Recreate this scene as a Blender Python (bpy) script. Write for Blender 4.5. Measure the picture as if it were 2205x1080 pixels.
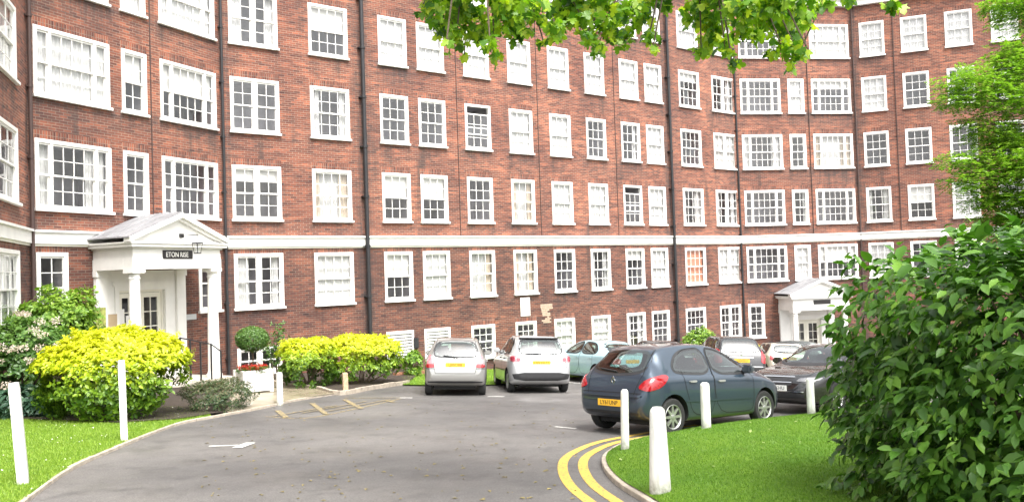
import bpy, bmesh, math, random
import numpy as np
from mathutils import Vector, Matrix, Euler
from mathutils.bvhtree import BVHTree
from mathutils.geometry import delaunay_2d_cdt
for o in list(bpy.data.objects): bpy.data.objects.remove(o)
scene = bpy.context.scene
COL = scene.collection
R = math.radians
random.seed(7); RNG = np.random.default_rng(7)

# ------------------------------------------------------------------ camera
W, H, FPX = 2205, 1080, 1723.88
EYE, PITCH, ROLL = 1.65, R(1.5176), R(1.9163)
cam = bpy.data.cameras.new('camera'); cam_o = bpy.data.objects.new('camera', cam); COL.objects.link(cam_o)
cam.sensor_width = 36; cam.lens = FPX / W * 36; cam.clip_end = 2000; cam.clip_start = .05
cam_o.matrix_world = Matrix.Translation((0, 0, EYE)) @ Matrix.Rotation(R(90) + PITCH, 4, 'X') @ Matrix.Rotation(-ROLL, 4, 'Z')
scene.camera = cam_o

# ------------------------------------------------------------------ sky, sun, exposure
world = bpy.data.worlds.new('World'); scene.world = world; world.use_nodes = True
SUN_EL, SUN_AZ = R(58), R(150)          # azimuth clockwise from +Y: high, behind the camera to the right
wn = world.node_tree; wn.nodes.clear()
sky = wn.nodes.new('ShaderNodeTexSky'); sky.sky_type = 'NISHITA'; sky.sun_disc = False
sky.sun_elevation = SUN_EL; sky.sun_rotation = SUN_AZ; sky.air_density = 1.3; sky.dust_density = 5.0; sky.ozone_density = .6
hs = wn.nodes.new('ShaderNodeHueSaturation'); hs.inputs['Saturation'].default_value = .16
bg = wn.nodes.new('ShaderNodeBackground'); bg.inputs['Strength'].default_value = .15
wo = wn.nodes.new('ShaderNodeOutputWorld')
wn.links.new(sky.outputs[0], hs.inputs['Color']); wn.links.new(hs.outputs[0], bg.inputs['Color']); wn.links.new(bg.outputs[0], wo.inputs['Surface'])
sl = bpy.data.lights.new('sun', 'SUN'); sl.energy = 1.5; sl.angle = R(25); sl.color = (1, .96, .9)
so = bpy.data.objects.new('sun', sl); COL.objects.link(so)
sd = Vector((math.sin(SUN_AZ) * math.cos(SUN_EL), math.cos(SUN_AZ) * math.cos(SUN_EL), math.sin(SUN_EL)))
so.rotation_euler = sd.to_track_quat('Z', 'Y').to_euler()
scene.view_settings.view_transform = 'Standard'; scene.view_settings.look = 'None'
scene.view_settings.exposure = 1.58; scene.view_settings.gamma = 1
scene.render.engine = 'CYCLES'
scene.cycles.max_bounces = 8; scene.cycles.transparent_max_bounces = 10

# ------------------------------------------------------------------ geometry of the place
def ray(px, py):
    a, b = px - W / 2, py - H / 2
    c, s = math.cos(ROLL), math.sin(ROLL)
    x = c * a - s * b; y = s * a + c * b; u = -y / FPX
    cp, sp = math.cos(PITCH), math.sin(PITCH)
    return Vector((x / FPX, cp - u * sp, sp + u * cp))
def gz(X, Y):                                    # height of the sloping car park
    X = max(-22, min(26, X)); Y = max(-12, min(46, Y))
    return -.0848 * Y + .00039 * Y * Y - .001782 * X * Y
def gnd(px, py, dz=0):                           # where the ray through a pixel meets the ground
    d = ray(px, py); lo, hi = .5, 120
    for _ in range(60):
        m = (lo + hi) / 2
        if EYE + d.z * m > gz(d.x * m, d.y * m) + dz: lo = m
        else: hi = m
    return Vector((d.x * lo, d.y * lo, EYE + d.z * lo))
def at(px, py, Y):                               # the point on that ray at depth Y
    d = ray(px, py); k = Y / d.y
    return Vector((d.x * k, Y, EYE + d.z * k))
def gnormal(X, Y):
    e = .2
    return Vector((-(gz(X + e, Y) - gz(X - e, Y)) / (2 * e), -(gz(X, Y + e) - gz(X, Y - e)) / (2 * e), 1)).normalized()

# ------------------------------------------------------------------ object helpers
def link(o, parent=None):
    COL.objects.link(o)
    if parent is not None: o.parent = parent
    return o
def tag(o, label=None, cat=None, group=None, kind=None):
    if label: o['label'] = label
    if cat: o['category'] = cat
    if group: o['group'] = group
    if kind: o['kind'] = kind
    return o
def empty(name, loc=(0, 0, 0), rz=0, parent=None):
    o = bpy.data.objects.new(name, None); o.empty_display_size = .2
    o.location = loc; o.rotation_euler = (0, 0, rz)
    return link(o, parent)
class MB:
    def __init__(s): s.v = []; s.f = []
    def box(s, x0, x1, y0, y1, z0, z1, M=None):
        P = [Vector(p) for p in ((x0,y0,z0),(x1,y0,z0),(x1,y1,z0),(x0,y1,z0),(x0,y0,z1),(x1,y0,z1),(x1,y1,z1),(x0,y1,z1))]
        if M is not None: P = [M @ p for p in P]
        b = len(s.v); s.v += P
        s.f += [tuple(b + i for i in q) for q in ((0,3,2,1),(4,5,6,7),(0,1,5,4),(1,2,6,5),(2,3,7,6),(3,0,4,7))]
        return s
    def quad(s, a, b, c, d):
        n = len(s.v); s.v += [Vector(a), Vector(b), Vector(c), Vector(d)]; s.f.append((n, n+1, n+2, n+3)); return s
    def prism(s, poly, y0, y1, M=None):          # polygon in (x, z) extruded along y
        n = len(poly); b = len(s.v)
        P = [Vector((p[0], y, p[1])) for y in (y0, y1) for p in poly]
        if M is not None: P = [M @ p for p in P]
        s.v += P
        s.f.append(tuple(b + i for i in range(n))); s.f.append(tuple(b + n + i for i in reversed(range(n))))
        for i in range(n):
            j = (i + 1) % n; s.f.append((b + i, b + n + i, b + n + j, b + j))
        return s
    def lathe(s, prof, n=20, c=(0, 0, 0), cap=True, M=None):   # profile of (r, z)
        b = len(s.v); c = Vector(c)
        for r, z in prof:
            for k in range(n):
                a = 2 * math.pi * k / n
                p = c + Vector((r * math.cos(a), r * math.sin(a), z)); s.v.append(M @ p if M is not None else p)
        for i in range(len(prof) - 1):
            for k in range(n):
                k2 = (k + 1) % n
                s.f.append((b + i*n + k, b + i*n + k2, b + (i+1)*n + k2, b + (i+1)*n + k))
        if cap:
            s.f.append(tuple(b + k for k in reversed(range(n)))); s.f.append(tuple(b + (len(prof)-1)*n + k for k in range(n)))
        return s
    def tube(s, pts, rad, n=8):
        pts = [Vector(p) for p in pts]
        rad = rad if isinstance(rad, (list, tuple)) else [rad] * len(pts)
        b = len(s.v); up = Vector((.13, .29, .95)).normalized()
        for i, p in enumerate(pts):
            d = (pts[min(i+1, len(pts)-1)] - pts[max(i-1, 0)]).normalized()
            a = d.cross(up)
            if a.length < .05: a = d.cross(Vector((1, 0, 0)))
            a.normalize(); c = d.cross(a)
            for k in range(n):
                t = 2 * math.pi * k / n; s.v.append(p + (a * math.cos(t) + c * math.sin(t)) * rad[i])
        for i in range(len(pts) - 1):
            for k in range(n):
                k2 = (k + 1) % n
                s.f.append((b+i*n+k, b+i*n+k2, b+(i+1)*n+k2, b+(i+1)*n+k))
        s.f.append(tuple(b + k for k in reversed(range(n)))); s.f.append(tuple(b + (len(pts)-1)*n + k for k in range(n)))
        return s
    def mesh(s, name, mat, smooth=False, bevel=0):
        me = bpy.data.meshes.new(name); me.from_pydata([tuple(p) for p in s.v], [], s.f)
        if mat: me.materials.append(mat)
        if bevel:
            bm = bmesh.new(); bm.from_mesh(me)
            bmesh.ops.bevel(bm, geom=[e for e in bm.edges if e.is_manifold and e.calc_face_angle(0) > .5], offset=bevel, segments=2, affect='EDGES', clamp_overlap=True)
            bm.to_mesh(me); bm.free()
        if smooth: me.shade_smooth(); me.set_sharp_from_angle(angle=R(40))
        me.update(); return me
    def build(s, name, mat, parent=None, smooth=False, bevel=0, loc=None, rz=None):
        o = bpy.data.objects.new(name, s.mesh(name, mat, smooth, bevel))
        if loc is not None: o.location = loc
        if rz is not None: o.rotation_euler = (0, 0, rz)
        return link(o, parent)
def inst(name, me, parent=None, loc=(0,0,0), rot=(0,0,0), scale=(1,1,1)):
    o = bpy.data.objects.new(name, me); o.location = loc; o.rotation_euler = rot; o.scale = scale
    return link(o, parent)
def sheet(name, poly, mat, dz=.0, step=.6, zf=None, parent=None, kind='structure'):
    """a sheet that follows the ground inside a plan polygon"""
    zf = zf or (lambda x, y: gz(x, y) + dz)
    pts = []
    n = len(poly)
    for i in range(n):
        a, b = Vector(poly[i][:2]), Vector(poly[(i+1) % n][:2]); m = max(1, int((b-a).length / step))
        pts += [a.lerp(b, k / m) for k in range(m)]
    nb = len(pts); edges = [(i, (i+1) % nb) for i in range(nb)]
    xs = [p.x for p in pts]; ys = [p.y for p in pts]
    def inside(x, y):
        c = False; j = nb - 1
        for i in range(nb):
            if (pts[i].y > y) != (pts[j].y > y) and x < (pts[j].x - pts[i].x) * (y - pts[i].y) / (pts[j].y - pts[i].y) + pts[i].x: c = not c
            j = i
        return c
    x = min(xs) + step / 2; inner = []
    while x < max(xs):
        y = min(ys) + step / 2
        while y < max(ys):
            if inside(x, y): inner.append(Vector((x, y)))
            y += step
        x += step
    v, e, f, *_ = delaunay_2d_cdt(pts + inner, edges, [], 1, 1e-4)
    me = bpy.data.meshes.new(name); me.from_pydata([(p.x, p.y, zf(p.x, p.y)) for p in v], [], [tuple(q) for q in f])
    me.materials.append(mat)
    me.shade_smooth(); me.update()
    bm = bmesh.new(); bm.from_mesh(me); bmesh.ops.recalc_face_normals(bm, faces=bm.faces)
    if bm.faces and sum(q.normal.z for q in bm.faces) < 0: bmesh.ops.reverse_faces(bm, faces=bm.faces)
    bm.to_mesh(me); bm.free()
    o = link(bpy.data.objects.new(name, me), parent)
    if kind: o['kind'] = kind
    o_in = (inside, (min(xs), max(xs), min(ys), max(ys)))
    return o, o_in
def smooth_curve(pts, n=8, closed=False):
    P = [Vector(p) for p in pts]; out = []; m = len(P)
    for i in range(m if closed else m - 1):
        p0 = P[(i-1) % m] if closed or i > 0 else P[0]*2 - P[1]
        p1 = P[i]; p2 = P[(i+1) % m]
        p3 = P[(i+2) % m] if closed or i + 2 < m else p2*2 - p1
        for k in range(n):
            t = k / n
            out.append(.5 * ((2*p1) + (p2-p0)*t + (2*p0-5*p1+4*p2-p3)*t*t + (3*p1-p0-3*p2+p3)*t**3))
    if not closed: out.append(P[-1])
    return out
def ribbon(name, pts, width, mat, dz, parent=None):
    """a painted line on the ground along plan points"""
    m = MB(); P = [Vector((p[0], p[1], 0)) for p in pts]; rows = []
    for i, p in enumerate(P):
        d = (P[min(i+1, len(P)-1)] - P[max(i-1, 0)]).normalized(); n = Vector((-d.y, d.x, 0))
        rows.append([(p + n * s * width / 2) for s in (-1, 1)])
    for a, b in zip(rows, rows[1:]):
        q = [a[0], b[0], b[1], a[1]]; m.quad(*[(v.x, v.y, gz(v.x, v.y) + dz) for v in q])
    o = m.build(name, mat, parent)
    bm = bmesh.new(); bm.from_mesh(o.data); bmesh.ops.remove_doubles(bm, verts=bm.verts, dist=1e-4); bmesh.ops.recalc_face_normals(bm, faces=bm.faces)
    if sum(f.normal.z for f in bm.faces) < 0: bmesh.ops.reverse_faces(bm, faces=bm.faces)
    bm.to_mesh(o.data); bm.free()
    return o
def text_mesh(name, body, size, mat, parent=None, extrude=.002, spacing=1.0, align='CENTER'):
    cu = bpy.data.curves.new(name, 'FONT'); cu.body = body; cu.size = size; cu.align_x = align; cu.align_y = 'CENTER'; cu.extrude = extrude; cu.space_character = spacing
    t = bpy.data.objects.new(name, cu); COL.objects.link(t)
    dg = bpy.context.evaluated_depsgraph_get()
    me = bpy.data.meshes.new_from_object(t.evaluated_get(dg)); bpy.data.objects.remove(t)
    me.materials.clear(); me.materials.append(mat)
    return link(bpy.data.objects.new(name, me), parent)

# ------------------------------------------------------------------ materials
def nt(name):
    m = bpy.data.materials.new(name); m.use_nodes = True
    t = m.node_tree; t.nodes.clear()
    out = t.nodes.new('ShaderNodeOutputMaterial'); b = t.nodes.new('ShaderNodeBsdfPrincipled')
    t.links.new(b.outputs[0], out.inputs['Surface'])
    return m, t, b, out
def N(t, typ, **kw):
    n = t.nodes.new(typ)
    for k, v in kw.items():
        if k.startswith('i_'): n.inputs[k[2:].replace('_', ' ')].default_value = v
        else: setattr(n, k, v)
    return n
def noise(t, scale, detail=4, vec=None, rough=.55):
    n = N(t, 'ShaderNodeTexNoise'); n.inputs['Scale'].default_value = scale; n.inputs['Detail'].default_value = detail; n.inputs['Roughness'].default_value = rough
    if vec is None: vec = N(t, 'ShaderNodeTexCoord').outputs['Object']
    t.links.new(vec, n.inputs['Vector']); return n.outputs['Fac']
def ramp(t, fac, stops):
    r = N(t, 'ShaderNodeValToRGB'); e = r.color_ramp.elements
    while len(e) < len(stops): e.new(.5)
    for q, (p, c) in zip(e, stops): q.position = p; q.color = (*c, 1) if len(c) == 3 else c
    t.links.new(fac, r.inputs['Fac']); return r.outputs['Color']
def mixc(t, fac, a, b, mode='MIX'):
    m = N(t, 'ShaderNodeMix', data_type='RGBA', blend_type=mode)
    for sock, v in ((0, fac), (6, a), (7, b)):
        if isinstance(v, (int, float)): m.inputs[sock].default_value = v
        elif isinstance(v, (tuple, list)): m.inputs[sock].default_value = (*v, 1)
        else: t.links.new(v, m.inputs[sock])
    return m.outputs[2]
def bump(t, b, h, strength=.3, dist=.01):
    n = N(t, 'ShaderNodeBump'); n.inputs['Strength'].default_value = strength; n.inputs['Distance'].default_value = dist
    t.links.new(h, n.inputs['Height']); t.links.new(n.outputs[0], b.inputs['Normal'])
def pbr(name, col, rough=.5, metal=0, var=.12, scale=6, bmp=0, bscale=60, coat=0, ior=1.5, spec=.5):
    m, t, b, _ = nt(name)
    f = noise(t, scale)
    lo = tuple(c * (1 - var) for c in col); hi = tuple(min(1, c * (1 + var)) for c in col)
    t.links.new(ramp(t, f, [(.3, lo), (.7, hi)]), b.inputs['Base Color'])
    b.inputs['Roughness'].default_value = rough; b.inputs['Metallic'].default_value = metal; b.inputs['IOR'].default_value = ior
    b.inputs['Specular IOR Level'].default_value = spec
    if coat: b.inputs['Coat Weight'].default_value = coat; b.inputs['Coat Roughness'].default_value = .03
    if bmp: bump(t, b, noise(t, bscale, 3), bmp)
    return m
M = {}
M['white'] = pbr('white_paint', (.78, .77, .74), .45, var=.05, scale=3)
M['cream'] = pbr('cream_paint', (.74, .72, .63), .5, var=.06, scale=2)
M['hall'] = pbr('hall_wall', (.09, .08, .07), .9, var=.4, scale=3)
M['net'] = pbr('net_and_sky_white', (.56, .555, .54), .9, var=.1, scale=9)
M['blind'] = pbr('roller_blind', (.62, .61, .58), .8, var=.03)
M['beige_cloth'] = pbr('beige_curtain', (.5, .42, .33), .9, var=.15, scale=12)
M['peach_cloth'] = pbr('peach_curtain', (.62, .3, .2), .9, var=.12, scale=12)
M['room'] = pbr('room_wall', (.38, .365, .385), .9, var=.3, scale=1.5)
M['pipe'] = pbr('black_iron', (.018, .018, .02), .5, var=.2)
M['cable'] = pbr('brown_cable', (.06, .035, .03), .6)
M['lead'] = pbr('lead_sheet', (.23, .23, .24), .55, var=.18, scale=2.2, bmp=.15, bscale=8)
M['stone'] = pbr('pale_stone', (.48, .44, .37), .8, var=.15, scale=5, bmp=.2)
M['kerb'] = pbr('kerb_stone', (.36, .31, .25), .85, var=.25, scale=7, bmp=.35, bscale=50)
M['concrete_post'] = pbr('white_bollard_paint', (.72, .72, .67), .6, var=.1, scale=7, bmp=.15, bscale=30)
def post_mat():
    m, t, b, _ = nt('white_bollard_paint')
    tc = N(t, 'ShaderNodeTexCoord'); sx = N(t, 'ShaderNodeSeparateXYZ'); t.links.new(tc.outputs['Object'], sx.inputs[0])
    st = N(t, 'ShaderNodeMapping'); st.inputs['Scale'].default_value = (9, 9, 1.6); t.links.new(tc.outputs['Object'], st.inputs['Vector'])
    c = ramp(t, noise(t, 2.2, 5, st.outputs[0]), [(.3, (.46, .45, .41)), (.5, (.66, .66, .62)), (.7, (.72, .72, .68))])
    mr = N(t, 'ShaderNodeMapRange'); mr.inputs['From Min'].default_value = .16; mr.inputs['From Max'].default_value = -.02; t.links.new(sx.outputs['Z'], mr.inputs['Value'])
    mu = N(t, 'ShaderNodeMath', operation='MULTIPLY'); t.links.new(mr.outputs[0], mu.inputs[0]); t.links.new(ramp(t, noise(t, 22, 5), [(.35, (.2,)*3), (.65, (1,)*3)]), mu.inputs[1])
    c = mixc(t, mu.outputs[0], c, (.12, .11, .06))                 # mud and algae at the foot
    c = mixc(t, ramp(t, noise(t, 34, 4, rough=.7), [(.66, (0,)*3), (.7, (.7,)*3)]), c, (.3, .28, .24))   # chips
    t.links.new(c, b.inputs['Base Color']); b.inputs['Roughness'].default_value = .65; bump(t, b, noise(t, 45, 4), .2, .01)
    return m
M['concrete_post'] = post_mat()
M['wood_post'] = pbr('weathered_wood', (.42, .31, .2), .8, var=.3, scale=14, bmp=.3)
M['black'] = pbr('black_paint', (.02, .018, .018), .4)
M['letter'] = pbr('white_letter', (.75, .74, .7), .5)
M['soil'] = pbr('dark_soil', (.035, .024, .016), .95, var=.4, scale=10, bmp=.6, bscale=25)
M['yellow_paint'] = None

def glass_mat():
    m = bpy.data.materials.new('window_glass'); m.use_nodes = True; t = m.node_tree; t.nodes.clear()
    out = N(t, 'ShaderNodeOutputMaterial'); mx = N(t, 'ShaderNodeMixShader'); tr = N(t, 'ShaderNodeBsdfTransparent'); gl = N(t, 'ShaderNodeBsdfGlossy')
    tr.inputs[0].default_value = (.97, .975, .98, 1); gl.inputs['Roughness'].default_value = .02
    lw = N(t, 'ShaderNodeLayerWeight'); lw.inputs[0].default_value = .5          # same from both sides of the pane
    pw = N(t, 'ShaderNodeMath', operation='POWER'); pw.inputs[1].default_value = 4; t.links.new(lw.outputs['Facing'], pw.inputs[0])
    fr = N(t, 'ShaderNodeMapRange'); fr.inputs['To Min'].default_value = .1; fr.inputs['To Max'].default_value = 1; t.links.new(pw.outputs[0], fr.inputs['Value'])
    t.links.new(fr.outputs[0], mx.inputs[0]); t.links.new(tr.outputs[0], mx.inputs[1]); t.links.new(gl.outputs[0], mx.inputs[2]); t.links.new(mx.outputs[0], out.inputs[0])
    return m
M['glass'] = glass_mat()

def brick_mat(name, soldier=False):
    m, t, b, _ = nt(name)
    tc = N(t, 'ShaderNodeTexCoord'); sx = N(t, 'ShaderNodeSeparateXYZ'); t.links.new(tc.outputs['Object'], sx.inputs[0])
    cb = N(t, 'ShaderNodeCombineXYZ')
    if soldier: t.links.new(sx.outputs['Z'], cb.inputs['X']); t.links.new(sx.outputs['X'], cb.inputs['Y'])
    else: t.links.new(sx.outputs['X'], cb.inputs['X']); t.links.new(sx.outputs['Z'], cb.inputs['Y'])
    br = N(t, 'ShaderNodeTexBrick'); t.links.new(cb.outputs[0], br.inputs['Vector'])
    br.inputs['Scale'].default_value = 1; br.inputs['Brick Width'].default_value = .225; br.inputs['Row Height'].default_value = .075
    br.inputs['Mortar Size'].default_value = .008; br.inputs['Mortar Smooth'].default_value = .2; br.inputs['Bias'].default_value = -.1
    if soldier: br.offset = 0
    br.inputs['Color1'].default_value = (.245, .082, .052, 1); br.inputs['Color2'].default_value = (.135, .05, .038, 1); br.inputs['Mortar'].default_value = (.3, .22, .165, 1)
    # second, offset brick field so that neighbouring bricks take more than two colours
    mp = N(t, 'ShaderNodeMapping'); mp.inputs['Location'].default_value = (.225 * 37, .075 * 52, 0); t.links.new(cb.outputs[0], mp.inputs['Vector'])
    b2 = N(t, 'ShaderNodeTexBrick'); t.links.new(mp.outputs[0], b2.inputs['Vector'])
    for k in ('Scale', 'Brick Width', 'Row Height', 'Mortar Size', 'Mortar Smooth'): b2.inputs[k].default_value = br.inputs[k].default_value
    b2.inputs['Color1'].default_value = (1.5, 1.42, 1.2, 1); b2.inputs['Color2'].default_value = (.55, .58, .66, 1); b2.inputs['Mortar'].default_value = (1, 1, 1, 1); b2.inputs['Bias'].default_value = -.2
    if soldier: b2.offset = 0
    c = mixc(t, 1, br.outputs['Color'], b2.outputs['Color'], 'MULTIPLY')
    # broad weathering, horizontal streaks where courses were repointed
    st = N(t, 'ShaderNodeMapping'); st.inputs['Scale'].default_value = (.5, 5.5, 1); t.links.new(cb.outputs[0], st.inputs['Vector'])
    c = mixc(t, .8, c, ramp(t, noise(t, 1.6, 5, st.outputs[0]), [(.33, (.5, .5, .54)), (.5, (1, 1, 1)), (.68, (1.5, 1.38, 1.22))]), 'MULTIPLY')
    c = mixc(t, .9, c, ramp(t, noise(t, .33, 5, cb.outputs[0]), [(.35, (.62, .6, .62)), (.6, (1.12, 1.08, 1.0))]), 'MULTIPLY')
    # soot: vertical runs and blotches
    vt = N(t, 'ShaderNodeMapping'); vt.inputs['Scale'].default_value = (1.5, .22, 1); t.links.new(cb.outputs[0], vt.inputs['Vector'])
    c = mixc(t, ramp(t, noise(t, 1.1, 6, vt.outputs[0]), [(.56, (0, 0, 0)), (.74, (.75, .75, .75))]), c, (.05, .042, .036))
    # soot run down below the sills and beside the downpipes
    if not soldier:
        sa = N(t, 'ShaderNodeAttribute', attribute_name='soot'); mu = N(t, 'ShaderNodeMath', operation='MULTIPLY'); t.links.new(sa.outputs['Fac'], mu.inputs[0])
        vt2 = N(t, 'ShaderNodeMapping'); vt2.inputs['Scale'].default_value = (7, .8, 1); t.links.new(cb.outputs[0], vt2.inputs['Vector'])
        t.links.new(ramp(t, noise(t, 1.2, 6, vt2.outputs[0], .65), [(.32, (.15,)*3), (.62, (1,)*3)]), mu.inputs[1])
        c = mixc(t, mu.outputs[0], c, (.055, .045, .04))
    # pale lime bloom
    c = mixc(t, ramp(t, noise(t, 2.3, 6, cb.outputs[0], .7), [(.66, (0, 0, 0)), (.8, (.35, .35, .35))]), c, (.4, .3, .22))
    # the ground storey below the string course is laid in browner bricks
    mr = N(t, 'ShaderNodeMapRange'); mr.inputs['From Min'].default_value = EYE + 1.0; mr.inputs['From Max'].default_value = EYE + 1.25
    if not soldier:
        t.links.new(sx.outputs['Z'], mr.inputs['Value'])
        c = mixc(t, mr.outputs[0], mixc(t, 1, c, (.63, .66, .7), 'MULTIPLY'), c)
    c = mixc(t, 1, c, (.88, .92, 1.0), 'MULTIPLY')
    t.links.new(c, b.inputs['Base Color']); b.inputs['Roughness'].default_value = .9
    bump(t, b, br.outputs['Fac'], -.35, .006)
    return m
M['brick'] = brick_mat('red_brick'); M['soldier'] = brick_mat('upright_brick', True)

def asphalt_mat():
    m, t, b, _ = nt('asphalt')
    c = ramp(t, noise(t, 55, 4, rough=.75), [(.34, (.066, .063, .061)), (.5, (.1, .096, .093)), (.66, (.155, .149, .144))])
    c = mixc(t, .9, c, ramp(t, noise(t, .3, 5), [(.36, (.72, .71, .71)), (.64, (1.35, 1.32, 1.28))]), 'MULTIPLY')
    c = mixc(t, ramp(t, noise(t, 1.7, 7, rough=.7), [(.52, (0, 0, 0)), (.7, (.6, .6, .6))]), c, (.045, .043, .042))
    # faint wheel tracks and hairline cracks
    tc = N(t, 'ShaderNodeTexCoord'); vo = N(t, 'ShaderNodeTexVoronoi', feature='DISTANCE_TO_EDGE'); vo.inputs['Scale'].default_value = .55
    wv = N(t, 'ShaderNodeTexNoise'); wv.inputs['Scale'].default_value = 1.4; wv.inputs['Detail'].default_value = 6; t.links.new(tc.outputs['Object'], wv.inputs['Vector'])
    ad = N(t, 'ShaderNodeMixRGB'); ad.inputs[0].default_value = .55; t.links.new(tc.outputs['Object'], ad.inputs[1]); t.links.new(wv.outputs['Color'], ad.inputs[2]); t.links.new(ad.outputs[0], vo.inputs['Vector'])
    ck = ramp(t, vo.outputs['Distance'], [(.0, (.45, .45, .45)), (.005, (0, 0, 0))])
    gate = ramp(t, noise(t, .5, 3), [(.52, (0, 0, 0)), (.6, (1, 1, 1))])
    c = mixc(t, mixc(t, 1, ck, gate, 'MULTIPLY'), c, (.02, .02, .02))
    t.links.new(c, b.inputs['Base Color'])
    t.links.new(ramp(t, noise(t, .8, 4), [(.35, (.5,)*3), (.65, (.78,)*3)]), b.inputs['Roughness'])
    bump(t, b, noise(t, 110, 3), .45, .006)
    return m
M['asphalt'] = asphalt_mat()
def paint_mat(name, col, base=(.09, .087, .085), wear=.36):
    m, t, b, _ = nt(name)
    f = ramp(t, noise(t, 26, 5, rough=.7), [(wear, (0, 0, 0)), (wear + .1, (1, 1, 1))])
    c = mixc(t, f, base, mixc(t, noise(t, 4), tuple(k * .85 for k in col), col))
    t.links.new(c, b.inputs['Base Color']); b.inputs['Roughness'].default_value = .65
    bump(t, b, noise(t, 140, 2), .4, .005)
    return m
M['yellow_line'] = paint_mat('yellow_line_paint', (.62, .40, .07)); M['worn_yellow'] = paint_mat('worn_yellow_paint', (.42, .32, .12), (.11, .1, .09), .47); M['white_line'] = paint_mat('white_line_paint', (.68, .67, .63))
def wet_paving():
    m, t, b, _ = nt('wet_paving')
    c = ramp(t, noise(t, 2, 6), [(.3, (.2, .17, .12)), (.7, (.32, .27, .19))])
    c = mixc(t, .5, c, ramp(t, noise(t, 80, 2), [(.3, (.8,)*3), (.7, (1.2,)*3)]), 'MULTIPLY')
    t.links.new(c, b.inputs['Base Color']); t.links.new(ramp(t, noise(t, 1.1, 4), [(.35, (.18,)*3), (.7, (.5,)*3)]), b.inputs['Roughness'])
    return m
M['paving'] = wet_paving()
def grass_mat(name, a, bcol):
    m, t, b, _ = nt(name)
    c = ramp(t, noise(t, 40, 4), [(.3, a), (.7, bcol)])
    c = mixc(t, .8, c, ramp(t, noise(t, 1.1, 5), [(.35, (.7, .8, .7)), (.65, (1.3, 1.15, 1.0))]), 'MULTIPLY')
    c = mixc(t, ramp(t, noise(t, 1.9, 6, rough=.65), [(.62, (0,)*3), (.75, (.55,)*3)]), c, (.16, .15, .05))
    t.links.new(c, b.inputs['Base Color']); b.inputs['Roughness'].default_value = .9; b.inputs['Specular IOR Level'].default_value = .2
    bump(t, b, noise(t, 70, 3), .8, .03)
    return m
M['lawn'] = grass_mat('lawn', (.07, .15, .012), (.12, .23, .02))
def leaf_mat(name, cols, rough=.4, trans=.35, tcol=None, spec=.5):
    """cols: colour stops over the per-leaf 'tint' attribute"""
    m, t, b, out = nt(name)
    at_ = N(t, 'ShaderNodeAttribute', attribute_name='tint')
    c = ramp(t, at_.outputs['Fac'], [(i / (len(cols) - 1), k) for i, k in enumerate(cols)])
    t.links.new(c, b.inputs['Base Color']); b.inputs['Roughness'].default_value = rough; b.inputs['Specular IOR Level'].default_value = spec
    tl = N(t, 'ShaderNodeBsdfTranslucent')
    t.links.new(mixc(t, 1, c, tcol or (1.3, 1.5, .6), 'MULTIPLY'), tl.inputs[0])
    mx = N(t, 'ShaderNodeMixShader'); mx.inputs[0].default_value = trans
    t.links.new(b.outputs[0], mx.inputs[1]); t.links.new(tl.outputs[0], mx.inputs[2]); t.links.new(mx.outputs[0], out.inputs[0])
    return m
M['bark'] = pbr('bark', (.1, .075, .05), .9, var=.35, scale=9, bmp=.6, bscale=25)
# ================================================================== the apartment building
NODES = [Vector(p) for p in ((-11.05, 16.7), (-12.48, 20.7), (-9.62, 26.67), (12.05, 42.62), (18.83, 43.58), (26.65, 40.64))]
NODES[0] += (NODES[0] - NODES[1]).normalized() * 3.5
NODES[5] += (NODES[5] - NODES[4]).normalized() * 5
ZS = EYE + 2.013; FL = 3.0; ZC = EYE + 1.328
SILL = lambda k: ZS + (k - 1) * FL                 # underside of the sills of storey k (0 = ground storey)
ZTOP = EYE + 13.88; ZBOT = EYE - 6.8
def frame(seg):
    a, b = NODES[seg], NODES[seg + 1]; t = (b - a).normalized()
    return a, t, Vector((-t.y, t.x)), math.atan2(t.y, t.x)
def uz(seg, px, py, d=0):
    a, t, inw, ang = frame(seg); r = ray(px, py); o = a - inw * d
    k = o.dot(inw) / Vector((r.x, r.y)).dot(inw)
    return (Vector((r.x * k, r.y * k)) - o).dot(t), EYE + r.z * k
def seg_M(seg):
    a, t, inw, ang = frame(seg)
    return Matrix.Translation((a.x, a.y, 0)) @ Matrix.Rotation(ang, 4, 'Z')
building = empty('apartment_building', (0, 0, 0))
tag(building, 'long curving red brick apartment block with white sash windows behind the parked cars', 'building')
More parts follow.
